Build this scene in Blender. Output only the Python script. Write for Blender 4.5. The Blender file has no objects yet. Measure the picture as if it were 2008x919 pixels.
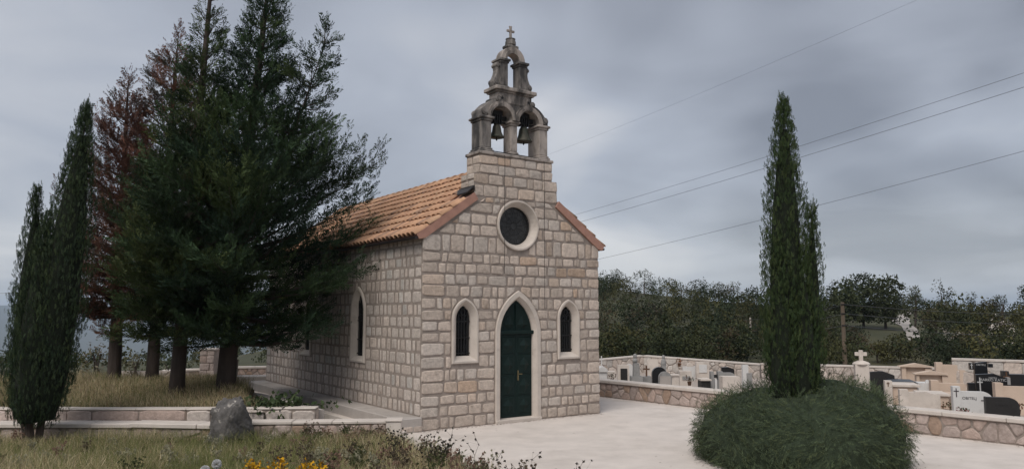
import bpy, bmesh, math, random
import numpy as np
from mathutils import Vector, Matrix

# ------------------------------------------------------------------ camera, sky, sun, exposure
scene = bpy.context.scene
COL = scene.collection
F_PX, PITCH, CAM_H = 1478.7, 0.1031, 2.5            # focal length in photo pixels, upward tilt, eye height
cam_d = bpy.data.cameras.new('camera')
cam_d.sensor_fit = 'HORIZONTAL'; cam_d.sensor_width = 36.0
cam_d.lens = 36.0 * F_PX / 2008.0
cam_d.clip_start = 0.1; cam_d.clip_end = 30000
cam = bpy.data.objects.new('camera', cam_d); COL.objects.link(cam)
cam.location = (0, 0, CAM_H); cam.rotation_euler = (math.pi / 2 + PITCH, 0, 0)
scene.camera = cam

SUN_EL, SUN_AZ = math.radians(52), math.radians(205)      # behind the camera, a little to its left; azimuth clockwise from +Y
world = bpy.data.worlds.new('World'); scene.world = world; world.use_nodes = True
def build_world():
    nt = world.node_tree; N = nt.nodes; L = nt.links
    for n in list(N): N.remove(n)
    out = N.new('ShaderNodeOutputWorld'); bg = N.new('ShaderNodeBackground'); bg.inputs['Strength'].default_value = 0.1
    sky = N.new('ShaderNodeTexSky'); sky.sky_type = 'NISHITA'; sky.sun_disc = False
    sky.sun_elevation = SUN_EL; sky.sun_rotation = SUN_AZ; sky.air_density = 1.0; sky.dust_density = 2.0
    tc = N.new('ShaderNodeTexCoord'); sep = N.new('ShaderNodeSeparateXYZ'); L.new(tc.outputs['Generated'], sep.inputs[0])
    def math_(op, a, b=None, clamp=False):
        m = N.new('ShaderNodeMath'); m.operation = op; m.use_clamp = clamp
        for i, v in enumerate((a, b)):
            if v is None: continue
            if isinstance(v, (int, float)): m.inputs[i].default_value = v
            else: L.new(v, m.inputs[i])
        return m.outputs[0]
    zc = math_('ADD', math_('MAXIMUM', sep.outputs['Z'], 0.0), 0.16)
    cx = math_('DIVIDE', sep.outputs['X'], zc); cy = math_('DIVIDE', sep.outputs['Y'], zc)
    cmb = N.new('ShaderNodeCombineXYZ'); L.new(cx, cmb.inputs[0]); L.new(cy, cmb.inputs[1]); cmb.inputs[2].default_value = 3.7
    def noise(scale, detail, rough, dist=0.0, off=(0, 0, 0)):
        mp = N.new('ShaderNodeMapping'); mp.inputs['Location'].default_value = off; L.new(cmb.outputs[0], mp.inputs[0])
        n = N.new('ShaderNodeTexNoise'); n.inputs['Scale'].default_value = scale; n.inputs['Detail'].default_value = detail
        n.inputs['Roughness'].default_value = rough; n.inputs['Distortion'].default_value = dist
        L.new(mp.outputs[0], n.inputs['Vector']); return n.outputs['Fac']
    n1 = noise(0.42, 3, 0.45, 0.8, SKY_OFF); n2 = noise(1.5, 5, 0.5, 0.5, (4, 1, 0))
    mixn = math_('ADD', math_('MULTIPLY', n1, 0.87), math_('MULTIPLY', n2, 0.13))
    ramp = N.new('ShaderNodeValToRGB'); L.new(mixn, ramp.inputs[0])
    e = ramp.color_ramp.elements
    e[0].position = 0.40; e[0].color = (1.5, 1.62, 1.9, 1)
    e[1].position = 0.61; e[1].color = (4.7, 4.7, 4.8, 1)
    m = e.new(0.5); m.color = (2.75, 2.95, 3.38, 1)
    # thinner, paler cloud low over the horizon
    hz = math_('SUBTRACT', 1.0, math_('DIVIDE', math_('MAXIMUM', sep.outputs['Z'], 0.0), 0.17), True)
    hz = math_('MULTIPLY', math_('POWER', hz, 1.3), math_('ADD', 0.15, math_('MULTIPLY', n2, 1.0)), True)
    mh = N.new('ShaderNodeMixRGB'); L.new(hz, mh.inputs[0]); L.new(ramp.outputs[0], mh.inputs[1]); mh.inputs[2].default_value = (4.7, 4.8, 4.85, 1)
    ms = N.new('ShaderNodeMixRGB'); ms.inputs[0].default_value = 0.93; L.new(sky.outputs[0], ms.inputs[1]); L.new(mh.outputs[0], ms.inputs[2])
    L.new(ms.outputs[0], bg.inputs['Color']); L.new(bg.outputs[0], out.inputs['Surface'])
SKY_OFF = (4.0, 8.0, 0)
build_world()
sun_d = bpy.data.lights.new('sun', 'SUN'); sun_d.energy = 1.5; sun_d.angle = math.radians(32); sun_d.color = (1.0, 0.95, 0.88)
sun = bpy.data.objects.new('sun', sun_d); COL.objects.link(sun)
sun_dir = Vector((math.sin(SUN_AZ) * math.cos(SUN_EL), math.cos(SUN_AZ) * math.cos(SUN_EL), math.sin(SUN_EL)))
sun.rotation_euler = sun_dir.to_track_quat('Z', 'Y').to_euler(); sun.location = sun_dir * 40
vs = scene.view_settings; vs.view_transform = 'Standard'; vs.look = 'None'; vs.gamma = 1.0; vs.use_curve_mapping = False; vs.exposure = 0.68
scene.cycles.use_denoising = True; scene.cycles.max_bounces = 6; scene.cycles.transparent_max_bounces = 8

# ------------------------------------------------------------------ helpers
rng = np.random.default_rng(7)
R = random.Random(11)
def at(px, py, Y):
    """world point seen at photo pixel (px, py) at distance Y in front of the camera"""
    c, s = math.cos(PITCH), math.sin(PITCH); up = 459.5 - py
    d = np.array([px - 1004.0, F_PX * c - up * s, F_PX * s + up * c]); t = Y / d[1]
    return Vector((d[0] * t, Y, CAM_H + d[2] * t))
def tag(o, label=None, cat=None, group=None, kind=None):
    if label: o['label'] = label
    if cat: o['category'] = cat
    if group: o['group'] = group
    if kind: o['kind'] = kind
    return o
def empty(name, loc=(0, 0, 0), rz=0.0):
    o = bpy.data.objects.new(name, None); COL.objects.link(o); o.location = loc; o.rotation_euler = (0, 0, rz); o.empty_display_size = 0.2
    return o
def link(name, me, parent=None, loc=None, rz=None):
    o = bpy.data.objects.new(name, me); COL.objects.link(o)
    if parent: o.parent = parent
    if loc is not None: o.location = loc
    if rz is not None: o.rotation_euler = (0, 0, rz)
    return o
def set_tint(me, col):
    a = me.color_attributes.new('tint', 'FLOAT_COLOR', 'POINT')
    c = np.ones((len(me.vertices), 4), np.float32); c[:, :3] = col
    a.data.foreach_set('color', c.ravel())
def mesh_pd(name, verts, faces, mat=None, tint=None, smooth=False):
    me = bpy.data.meshes.new(name); me.from_pydata([tuple(map(float, v)) for v in verts], [], [tuple(f) for f in faces])
    if mat: me.materials.append(mat)
    if tint is not None: set_tint(me, tint)
    if smooth: me.polygons.foreach_set('use_smooth', [True] * len(me.polygons))
    me.update(); return me
def mesh_tris(name, T, mat, tint=None):
    """T (n,3,3) loose triangles, tint (n,3)"""
    n = len(T); me = bpy.data.meshes.new(name)
    me.vertices.add(n * 3); me.vertices.foreach_set('co', np.ascontiguousarray(T, np.float32).ravel())
    me.loops.add(n * 3); me.loops.foreach_set('vertex_index', np.arange(n * 3, dtype=np.int32))
    me.polygons.add(n); me.polygons.foreach_set('loop_start', np.arange(0, n * 3, 3, dtype=np.int32))
    me.materials.append(mat); me.update(calc_edges=True)
    if tint is not None: set_tint(me, np.repeat(tint, 3, axis=0))
    return me
class MB:
    """collects shapes into one mesh"""
    def __init__(s): s.v = []; s.f = []; s.c = []
    def add(s, verts, faces, col=None):
        b = len(s.v); s.v += [tuple(map(float, v)) for v in verts]; s.f += [tuple(i + b for i in f) for f in faces]
        s.c += [col if col is not None else (1, 1, 1)] * len(verts); return s
    def box(s, x0, x1, y0, y1, z0, z1, bev=0.0):
        if bev <= 0:
            v = [(x, y, z) for z in (z0, z1) for y in (y0, y1) for x in (x0, x1)]
            return s.add(v, [(0, 2, 3, 1), (4, 5, 7, 6), (0, 1, 5, 4), (2, 6, 7, 3), (0, 4, 6, 2), (1, 3, 7, 5)])
        b = min(bev, (x1 - x0) * .45, (y1 - y0) * .45, (z1 - z0) * .45)
        v = []; ix = {}
        for sx in (0, 1):
            for sy in (0, 1):
                for sz in (0, 1):
                    X, Y, Z = (x0, x1)[sx], (y0, y1)[sy], (z0, z1)[sz]
                    dx, dy, dz = b * (1 - 2 * sx), b * (1 - 2 * sy), b * (1 - 2 * sz)
                    for k, p in enumerate(((X, Y + dy, Z + dz), (X + dx, Y, Z + dz), (X + dx, Y + dy, Z))):
                        ix[sx, sy, sz, k] = len(v); v.append(p)
        f = []
        for a in (0, 1):
            q = [(0, 0), (0, 1), (1, 1), (1, 0)]
            f.append([ix[a, i, j, 0] for i, j in (q if a == 0 else q[::-1])][::-1] if False else [ix[a, i, j, 0] for i, j in (q if a else q[::-1])])
            f.append([ix[i, a, j, 1] for i, j in (q[::-1] if a else q)])
            f.append([ix[i, j, a, 2] for i, j in (q if a else q[::-1])])
        for i in (0, 1):
            for j in (0, 1):
                f.append([ix[i, j, 0, 0], ix[i, j, 1, 0], ix[i, j, 1, 1], ix[i, j, 0, 1]])
                f.append([ix[i, 0, j, 0], ix[i, 1, j, 0], ix[i, 1, j, 2], ix[i, 0, j, 2]])
                f.append([ix[0, i, j, 1], ix[1, i, j, 1], ix[1, i, j, 2], ix[0, i, j, 2]])
                for k in (0, 1): f.append([ix[i, j, k, 0], ix[i, j, k, 1], ix[i, j, k, 2]])
        return s.add(v, f)
    def prism(s, poly, y0, y1):
        """poly in (x,z), counter-clockwise seen from -y; extruded y0..y1"""
        n = len(poly); v = [(x, y0, z) for x, z in poly] + [(x, y1, z) for x, z in poly]
        f = [tuple(range(n)), tuple(range(2 * n - 1, n - 1, -1))] + [(i, i + n, (i + 1) % n + n, (i + 1) % n) for i in range(n)]
        return s.add(v, f)
    def rings(s, loops, closed=True, cap0=False, cap1=False):
        """loops: list of equally long vertex loops, bridged one to the next"""
        n = len(loops[0]); v = [p for l in loops for p in l]; f = []
        for k in range(len(loops) - 1):
            for i in range(n if closed else n - 1):
                a, b = k * n + i, k * n + (i + 1) % n; f.append((a, b, b + n, a + n))
        if cap0: f.append(tuple(range(n - 1, -1, -1)))
        if cap1: f.append(tuple(range((len(loops) - 1) * n, len(loops) * n)))
        return s.add(v, f)
    def tube(s, pts, rad, k=6, cap=True):
        pts = [Vector(p) for p in pts]; n = len(pts)
        if not hasattr(rad, '__len__'): rad = [rad] * n
        loops = []
        for i, p in enumerate(pts):
            d = (pts[min(i + 1, n - 1)] - pts[max(i - 1, 0)]).normalized()
            a = d.cross(Vector((0.13, 0.31, 1)) if abs(d.z) < .9 else Vector((1, 0.1, 0))).normalized(); b = d.cross(a)
            loops.append([p + (a * math.cos(t) + b * math.sin(t)) * rad[i] for t in [2 * math.pi * j / k for j in range(k)]])
        return s.rings(loops, True, cap, cap)
    def lathe(s, prof, k=16, c=(0, 0, 0)):
        loops = [[(c[0] + r * math.cos(2 * math.pi * j / k), c[1] + r * math.sin(2 * math.pi * j / k), c[2] + z) for j in range(k)] for r, z in prof]
        return s.rings(loops, True, True, True)
    def build(s, name, mat, parent=None, smooth=False, tint=True, loc=None, rz=None):
        me = bpy.data.meshes.new(name); me.from_pydata(s.v, [], s.f)
        me.materials.append(mat)
        if tint: set_tint(me, np.array(s.c, np.float32))
        if smooth: me.polygons.foreach_set('use_smooth', [True] * len(me.polygons))
        bm = bmesh.new(); bm.from_mesh(me); bmesh.ops.recalc_face_normals(bm, faces=bm.faces); bm.to_mesh(me); bm.free()
        me.update()
        return link(name, me, parent, loc, rz)
def part(name, mat, parent, fn, **kw):
    m = MB(); fn(m); return m.build(name, mat, parent, **kw)

# ------------------------------------------------------------------ materials
def material(name, col, rough=0.8, var=0.25, scale=6.0, bump=0.0, bscale=40.0, tint=False, dark=None, darkscale=1.5, darkamt=(0.5, 0.7), stretch=(1, 1, 1), spec=0.3, metal=0.0, transl=0.0, bdist=0.02):
    m = bpy.data.materials.new(name); m.use_nodes = True; nt = m.node_tree; N = nt.nodes; L = nt.links
    b = N['Principled BSDF']; b.inputs['Roughness'].default_value = rough; b.inputs['Metallic'].default_value = metal
    b.inputs['Specular IOR Level'].default_value = spec
    geo = N.new('ShaderNodeNewGeometry'); mp = N.new('ShaderNodeMapping'); mp.inputs['Scale'].default_value = stretch; L.new(geo.outputs['Position'], mp.inputs[0])
    def noise(sc, det=4, ro=0.6):
        n = N.new('ShaderNodeTexNoise'); n.inputs['Scale'].default_value = sc; n.inputs['Detail'].default_value = det; n.inputs['Roughness'].default_value = ro
        L.new(mp.outputs[0], n.inputs['Vector']); return n.outputs['Fac']
    def mix(mode, fac, a, c):
        x = N.new('ShaderNodeMixRGB'); x.blend_type = mode
        for i, v in enumerate((fac, a, c)):
            if isinstance(v, (int, float)): x.inputs[i].default_value = v
            elif isinstance(v, tuple): x.inputs[i].default_value = (*v, 1) if len(v) == 3 else v
            else: L.new(v, x.inputs[i])
        return x.outputs[0]
    c = tuple(col)
    if tint:
        a = N.new('ShaderNodeAttribute'); a.attribute_name = 'tint'
        c = mix('MULTIPLY', 1.0, a.outputs['Color'], c)
    if var > 0:
        r = N.new('ShaderNodeMapRange'); L.new(noise(scale), r.inputs[0]); r.inputs[1].default_value = .25; r.inputs[2].default_value = .75
        r.inputs[3].default_value = 1 - var; r.inputs[4].default_value = 1 + var
        g = N.new('ShaderNodeCombineXYZ'); [L.new(r.outputs[0], g.inputs[i]) for i in range(3)]
        c = mix('MULTIPLY', 1.0, c, g.outputs[0])
    if dark is not None:
        r = N.new('ShaderNodeMapRange'); L.new(noise(darkscale, 6, .65), r.inputs[0]); r.inputs[1].default_value = darkamt[0]; r.inputs[2].default_value = darkamt[1]
        c = mix('MIX', r.outputs[0], c, dark)
    if isinstance(c, tuple): b.inputs['Base Color'].default_value = (*c, 1)
    else: L.new(c, b.inputs['Base Color'])
    if bump > 0:
        bp = N.new('ShaderNodeBump'); bp.inputs['Strength'].default_value = bump; bp.inputs['Distance'].default_value = bdist
        L.new(noise(bscale, 5, .7), bp.inputs['Height']); L.new(bp.outputs[0], b.inputs['Normal'])
    if transl > 0:
        t = N.new('ShaderNodeBsdfTranslucent'); ms = N.new('ShaderNodeMixShader'); ms.inputs[0].default_value = transl
        if isinstance(c, tuple): t.inputs[0].default_value = (*c, 1)
        else: L.new(c, t.inputs[0])
        L.new(b.outputs[0], ms.inputs[1]); L.new(t.outputs[0], ms.inputs[2]); L.new(ms.outputs[0], N['Material Output'].inputs['Surface'])
    return m
M = {}
M['stone'] = material('stone', (1, 1, 1), .92, .24, 14, .9, 34, tint=True, dark=(.20, .155, .125), darkscale=4, darkamt=(.56, .86))
M['mortar'] = material('mortar', (.285, .24, .21), .95, .25, 8, .5, 60)
M['dressed'] = material('dressed', (.52, .46, .41), .85, .12, 3, .25, 60, dark=(.30, .25, .21), darkscale=2.2, darkamt=(.58, .85))
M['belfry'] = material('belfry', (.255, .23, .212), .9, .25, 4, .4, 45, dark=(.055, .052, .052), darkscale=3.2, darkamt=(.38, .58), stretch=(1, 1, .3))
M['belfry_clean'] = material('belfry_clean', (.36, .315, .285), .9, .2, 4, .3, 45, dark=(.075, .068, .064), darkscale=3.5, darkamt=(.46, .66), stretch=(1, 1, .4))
M['tile'] = material('tile', (1, 1, 1), .85, .2, 12, .2, 60, tint=True, dark=(.20, .13, .10), darkscale=3, darkamt=(.62, .9))
M['verge'] = material('verge', (.36, .20, .155), .9, .15, 6, .2, 50)
M['zinc'] = material('zinc', (.03, .026, .026), .5, .2, 8)
M['door'] = material('door', (.0045, .0145, .013), .55, .15, 12, .1, 40, spec=.2)
M['brass'] = material('brass', (.25, .2, .11), .4, .1, 9, metal=.7)
M['iron'] = material('iron', (.012, .012, .013), .6, .2, 20)
M['glass'] = material('glass', (.012, .013, .015), .12, .3, 5, spec=.5)
M['leaded'] = material('leaded', (.035, .035, .035), .35, .5, 7, spec=.5)
M['bronze'] = material('bronze', (.075, .07, .055), .55, .35, 12, dark=(.03, .045, .035), darkscale=6, metal=.4)
M['plaza'] = material('plaza', (.575, .52, .48), .9, .11, 1.6, .25, 70, dark=(.40, .355, .315), darkscale=.6, darkamt=(.5, .88), bdist=.004)
M['path'] = material('path', (.58, .52, .47), .9, .1, 1.5, .3, 60, dark=(.36, .31, .27), darkscale=1.2, darkamt=(.5, .9))
M['concrete'] = material('concrete', (.38, .345, .32), .9, .15, 3, .3, 60, dark=(.18, .16, .145), darkscale=1.5, darkamt=(.5, .85))
M['coping'] = material('coping', (.54, .485, .44), .9, .12, 3, .35, 40, dark=(.38, .32, .27), darkscale=2, darkamt=(.58, .9))
M['rock'] = material('rock', (.105, .098, .094), .95, .4, 5, 1.0, 9, dark=(.50, .46, .42), darkscale=5, darkamt=(.60, .70), bdist=.04)
M['soil'] = material('soil', (.13, .105, .06), 1, .4, 1.2, .5, 20, dark=(.055, .06, .022), darkscale=.5, darkamt=(.4, .6))
M['terrain'] = material('terrain', (.05, .052, .028), 1, .35, .03, dark=(.085, .075, .04), darkscale=.06, darkamt=(.5, .7))
M['gravel'] = material('gravel', (.34, .29, .255), .95, .2, 4, .4, 40)
M['track'] = material('track', (.33, .30, .28), .95, .25, .8)
M['bark'] = material('bark', (.06, .046, .039), .95, .35, 6, .9, 10, stretch=(1, 1, .25), bdist=.05)
M['twig'] = material('twig', (.12, .09, .06), .95, .2, 8)
M['leaf'] = material('leaf', (1, 1, 1), .75, 0, tint=True, transl=.12, spec=.15)
M['blade'] = material('blade', (1, 1, 1), .85, 0, tint=True, transl=.42, spec=.1)
M['petal'] = material('petal', (1, 1, 1), .8, 0, tint=True, transl=.2, spec=.1)
M['marble'] = material('marble', (.58, .57, .56), .6, .08, 3, dark=(.42, .41, .40), darkscale=3, darkamt=(.55, .8))
M['cream'] = material('cream', (.52, .41, .33), .8, .1, 2, .15, 50, dark=(.38, .29, .225), darkscale=1.5, darkamt=(.55, .85))
M['pale'] = material('pale', (.56, .50, .45), .8, .12, 3, .2, 40, dark=(.34, .29, .25), darkscale=2.5, darkamt=(.52, .8))
M['grey'] = material('grey', (.27, .265, .26), .8, .15, 4, .3, 40, dark=(.14, .135, .13), darkscale=3, darkamt=(.5, .8))
M['black'] = material('black', (.007, .0075, .009), .28, .3, 30, spec=.5)
M['charcoal'] = material('charcoal', (.022, .021, .021), .5, .3, 30)
M['inscription'] = material('inscription', (.38, .38, .38), .6, 0)
M['ink'] = material('ink', (.05, .04, .045), .7, 0)
M['rust'] = material('rust', (.10, .055, .035), .9, .3, 8)
M['pole'] = material('pole', (.15, .115, .085), .95, .25, 3, stretch=(1, 1, .2))
M['wire'] = material('wire', (.09, .09, .10), .7, 0)
M['timber'] = material('timber', (.36, .32, .28), .95, .2, 4)
M['flower'] = material('flower', (1, 1, 1), .8, 0, tint=True)

# ------------------------------------------------------------------ polygons and stones
def clip(poly, nx, nz, d):
    """keep the side nx*x+nz*z <= d"""
    out = []
    for i in range(len(poly)):
        a, b = poly[i], poly[(i + 1) % len(poly)]
        da, db = nx * a[0] + nz * a[1] - d, nx * b[0] + nz * b[1] - d
        if da <= 0: out.append(a)
        if (da < 0 < db) or (db < 0 < da):
            t = da / (da - db); out.append((a[0] + (b[0] - a[0]) * t, a[1] + (b[1] - a[1]) * t))
    return out
def area(p): return .5 * sum(p[i][0] * p[(i + 1) % len(p)][1] - p[(i + 1) % len(p)][0] * p[i][1] for i in range(len(p)))
def inset(poly, g):
    q = list(poly); n = len(poly)
    for i in range(n):
        a, b = poly[i], poly[(i + 1) % n]; L_ = math.hypot(b[0] - a[0], b[1] - a[1])
        if L_ < 1e-6: continue
        nx, nz = (b[1] - a[1]) / L_, -(b[0] - a[0]) / L_
        q = clip(q, nx, nz, nx * a[0] + nz * a[1] - g)
        if len(q) < 3: return []
    return q
def chaikin(p, t=.22):
    o = []
    for i in range(len(p)):
        a, b = p[i], p[(i + 1) % len(p)]
        o += [(a[0] + (b[0] - a[0]) * t, a[1] + (b[1] - a[1]) * t), (a[0] + (b[0] - a[0]) * (1 - t), a[1] + (b[1] - a[1]) * (1 - t))]
    return o
def dedupe(p, e=.012):
    o = []
    for q in p:
        if not o or math.hypot(q[0] - o[-1][0], q[1] - o[-1][1]) > e: o.append(q)
    if len(o) > 1 and math.hypot(o[0][0] - o[-1][0], o[0][1] - o[-1][1]) <= e: o.pop()
    return o
def stone_geo(poly, h, jit=.012, round_=.17, bul=.008):
    """a rough block: verts in (x, depth, z) with depth negative = proud"""
    p = dedupe(poly)
    if len(p) < 3: return None
    p = [(x + R.uniform(-jit, jit), z + R.uniform(-jit, jit)) for x, z in p]
    p = chaikin(p, round_)
    n = len(p); cx = sum(q[0] for q in p) / n; cz = sum(q[1] for q in p) / n
    sz = math.sqrt(max(area(p), 1e-4)); e = min(.022, sz * .12) / sz
    v = [(x, .012, z) for x, z in p]
    v += [(x + (cx - x) * e * .25, -h * .55, z + (cz - z) * e * .25) for x, z in p]
    v += [(cx + (x - cx) * (1 - e * 2.2), -h - R.uniform(-.4, .6) * bul, cz + (z - cz) * (1 - e * 2.2)) for x, z in p]
    v.append((cx + R.uniform(-.15, .15) * sz, -h - R.uniform(0, 1.2) * bul, cz + R.uniform(-.15, .15) * sz))
    f = []
    for k in (0, n):
        for i in range(n):
            a, b = k + i, k + (i + 1) % n; f.append((a, b, b + n, a + n))
    for i in range(n): f.append((2 * n + i, 2 * n + (i + 1) % n, 3 * n))
    return v, f
def stone_tint(kind='warm'):
    k = R.random(); b = R.uniform(.82, 1.13)
    if kind == 'warm': base = (.515, .433, .372) if k < .58 else (.505, .442, .392) if k < .85 else (.49, .395, .325) if k < .975 else (.48, .36, .275)
    elif kind == 'pink': base = (.44, .36, .325) if k < .6 else (.40, .31, .27) if k < .9 else (.36, .26, .20)
    else: base = (.51, .445, .40) if k < .6 else (.49, .415, .365) if k < .9 else (.49, .45, .415)
    return tuple(c * b for c in base)
class Arch:
    """convex opening outline: straight jambs and a pointed head (or a circle)"""
    def __init__(s, cx, half, z0, zs, zt, n=9):
        s.cx, s.z0, s.zt = cx, z0, zt; rise = zt - zs; Rr = (half * half + rise * rise) / (2 * half)
        a1 = math.atan2(rise, Rr - half); pts = []
        for i in range(n + 1):
            a = a1 * i / n; pts.append((Rr * math.cos(a) - (Rr - half), zs + Rr * math.sin(a)))
        right = pts; left = [(-x, z) for x, z in pts[:-1]][::-1]
        s.poly = [(cx + x, z) for x, z in right + left]
        s.poly = s.poly + [(cx - half, z0), (cx + half, z0)]
class Circle:
    def __init__(s, cx, cz, r, n=32):
        s.cx, s.z0, s.zt = cx, cz - r, cz + r
        s.poly = [(cx + r * math.cos(2 * math.pi * i / n), cz + r * math.sin(2 * math.pi * i / n)) for i in range(n)]
def span(hole, z):
    xs = []
    P_ = hole.poly
    for i in range(len(P_)):
        a, b = P_[i], P_[(i + 1) % len(P_)]
        if (a[1] - z) * (b[1] - z) < 0: t = (z - a[1]) / (b[1] - a[1]); xs.append(a[0] + (b[0] - a[0]) * t)
    return (min(xs), max(xs)) if xs else None
def clip_hole(poly, hole):
    cx = sum(q[0] for q in poly) / len(poly); cz = sum(q[1] for q in poly) / len(poly); P_ = hole.poly; best = None
    for i in range(len(P_)):                       # the hole's edge that separates it best from the stone
        a, b = P_[i], P_[(i + 1) % len(P_)]; L_ = math.hypot(b[0] - a[0], b[1] - a[1])
        if L_ < 1e-9: continue
        nx, nz = (b[1] - a[1]) / L_, -(b[0] - a[0]) / L_
        dd = nx * (cx - a[0]) + nz * (cz - a[1])
        if best is None or dd > best[0]: best = (dd, nx, nz, nx * a[0] + nz * a[1])
    dd, nx, nz, d = best
    if dd <= 0: return []
    return clip(poly, -nx, -nz, -d)
def masonry(x0, x1, z0, z1, holes, halfplanes, wr, hr, gap=.028, corner=(None, None), first=None):
    """coursed rubble; returns list of polygons"""
    out = []; z = z0
    while z < z1 - .05:
        h = R.uniform(*hr)
        if z1 - z - h < hr[0] * .6: h = z1 - z
        zm = z + h / 2; cuts = []
        for ho in holes:
            sp = span(ho, zm)
            if sp is None and ho.z0 < z + h and ho.zt > z: sp = span(ho, min(max(zm, ho.z0 + .02), ho.zt - .02)) if False else None
            if sp: cuts.append(sp)
        cuts.sort(); segs = []; c = x0
        for a, b in cuts:
            if a > c: segs.append((c, a))
            c = max(c, b)
        if c < x1: segs.append((c, x1))
        for a, b in segs:
            x = a; k = 0
            while x < b - 1e-4:
                w = R.uniform(*wr) * (1.45 if R.random() < .13 else 1) * (.62 if R.random() < .12 else 1)
                if k == 0 and a == x0 and corner[0]: w = R.uniform(*corner[0])
                if b - x - w < wr[0] * .65 or (b == x1 and corner[1] and b - x - w < corner[1][0] * .6): w = b - x
                if b == x1 and corner[1] and 0 < b - x - w < corner[1][1] and b - x > 2 * wr[0]: w = max(wr[0], b - x - R.uniform(*corner[1]))
                dz0 = R.uniform(-.012, .012) if z > z0 else 0
                po = [(x, z + dz0), (x + w, z + R.uniform(-.012, .012)), (x + w, z + h), (x, z + h)]
                for hp in halfplanes: po = clip(po, *hp) if len(po) >= 3 else po
                for ho in holes:
                    if len(po) >= 3 and ho.z0 - .02 < z + h and ho.zt + .02 > z and min(q[0] for q in po) < max(q[0] for q in ho.poly) and max(q[0] for q in po) > min(q[0] for q in ho.poly):
                        po = clip_hole(po, ho)
                if len(po) >= 3 and area(po) > .006:
                    q = inset(po, gap / 2)
                    if len(q) >= 3 and area(q) > .004: out.append(q)
                x += w; k += 1
        z += h
    return out
def voronoi(x0, x1, z0, z1, n, relax=2):
    pts = [(R.uniform(x0, x1), R.uniform(z0, z1)) for _ in range(n)]
    for it in range(relax + 1):
        cells = []
        for i, p in enumerate(pts):
            po = [(x0, z0), (x1, z0), (x1, z1), (x0, z1)]
            for j, q in enumerate(pts):
                if i == j or abs(q[0] - p[0]) > max(2.5, 8 * (x1 - x0) / n): continue
                nx, nz = q[0] - p[0], q[1] - p[1]; po = clip(po, nx, nz, (q[0] ** 2 + q[1] ** 2 - p[0] ** 2 - p[1] ** 2) / 2)
                if len(po) < 3: break
            cells.append(po)
        pts = [(sum(v[0] for v in c) / len(c), sum(v[1] for v in c) / len(c)) if len(c) >= 3 else p for c, p in zip(cells, pts)]
    return [c for c in cells if len(c) >= 3]
def place(v, side):
    """map (x, depth, z) of a stone onto a wall face: side = (origin, along, outward)"""
    o, a, n = side
    return [o + a * x - n * y + Vector((0, 0, z)) for x, y, z in v]
def lay_stones(polys, side, parent, kind, h=(.010, .022), single=None, name='stone', jit=.015, round_=.11, mat='stone'):
    """single(poly) -> True: object of its own; the rest join into one stuff part"""
    rest = MB(); cnt = 0
    for po in polys:
        g = stone_geo(po, R.uniform(*h), jit, round_)
        if not g: continue
        v = place(g[0], side); t = stone_tint(kind)
        if single is None or single(po):
            c = sum(v, Vector()) / len(v)
            me = mesh_pd(name, [p - c for p in v], g[1], M[mat], t); link(name, me, parent, c); cnt += 1
        else: rest.add(v, g[1], t)
    if rest.v:
        o = rest.build('stonework', M[mat], parent); o['kind'] = 'stuff'
    return cnt

# ------------------------------------------------------------------ the setting: ground, plaza, bank, beds
def smooth(a, b, x):
    t = np.clip((x - a) / (b - a), 0, 1); return t * t * (3 - 2 * t)
def wav(x, y, s):
    return (np.sin(x * .91 / s + 1.3) * np.cos(y * 1.13 / s + .4) + .5 * np.sin(x * 2.3 / s + y * 1.7 / s) + .25 * np.cos(x * 4.1 / s - y * 3.7 / s + 2)) / 1.75
RR = [0, 24, 33, 45, 60, 100, 160, 250, 1000, 12000]
HR = [-.35, -.4, -.8, -1.2, -.6, 2.2, 5.6, 6.5, 9, 9]
RL = [0, 20, 30, 45, 70, 110, 160, 250, 600, 1500, 4000, 6000, 7600, 9500, 12000]
HL = [-.35, -.35, -.5, -1.3, -2.2, -4.0, -6.5, -15, -90, -230, -260, -110, 60, 75, 60]
PHS = [-.3, -.05, .11, .22, .34, .40, .45, .50, .60, .8]
PSC = [.3, 1.0, 1.35, 1.0, .60, .68, .74, .50, .36, .3]
def ground_z(x, y):
    x = np.asarray(x, float); y = np.asarray(y, float); r = np.hypot(x, y); ph = np.arctan2(x, y)
    zr = np.interp(r, RR, HR); sc = np.interp(np.abs(ph) if False else ph, PHS, PSC)
    zr = np.where(zr > 0, zr * sc, zr) + smooth(50, 120, r) * wav(x, y, 16) * .5
    zl = np.interp(r, RL, HL) + smooth(60, 200, r) * wav(x, y, 30) * 1.2 + smooth(5000, 7600, r) * wav(x, y, 900) * 35
    k = smooth(-.40, -.12, ph); return zl * (1 - k) + zr * k
def make_ground():
    rad = np.concatenate([np.linspace(0.5, 40, 30), np.geomspace(42, 10500, 66)]); nph = 220
    ph = np.linspace(-math.pi, math.pi, nph, endpoint=False)
    V = [(0, 0, -.35)]
    X = rad[:, None] * np.sin(ph)[None]; Y = rad[:, None] * np.cos(ph)[None]; Z = ground_z(X, Y)
    V += np.stack([X, Y, Z], -1).reshape(-1, 3).tolist(); Fc = [(0, 1 + (j + 1) % nph, 1 + j) for j in range(nph)]
    for i in range(len(rad) - 1):
        for j in range(nph):
            a = 1 + i * nph + j; b = 1 + i * nph + (j + 1) % nph; Fc.append((a, b, b + nph, a + nph))
    o = link('ground', mesh_pd('ground', V, Fc, M['terrain'], smooth=True)); tag(o, kind='structure')
make_ground()

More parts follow.
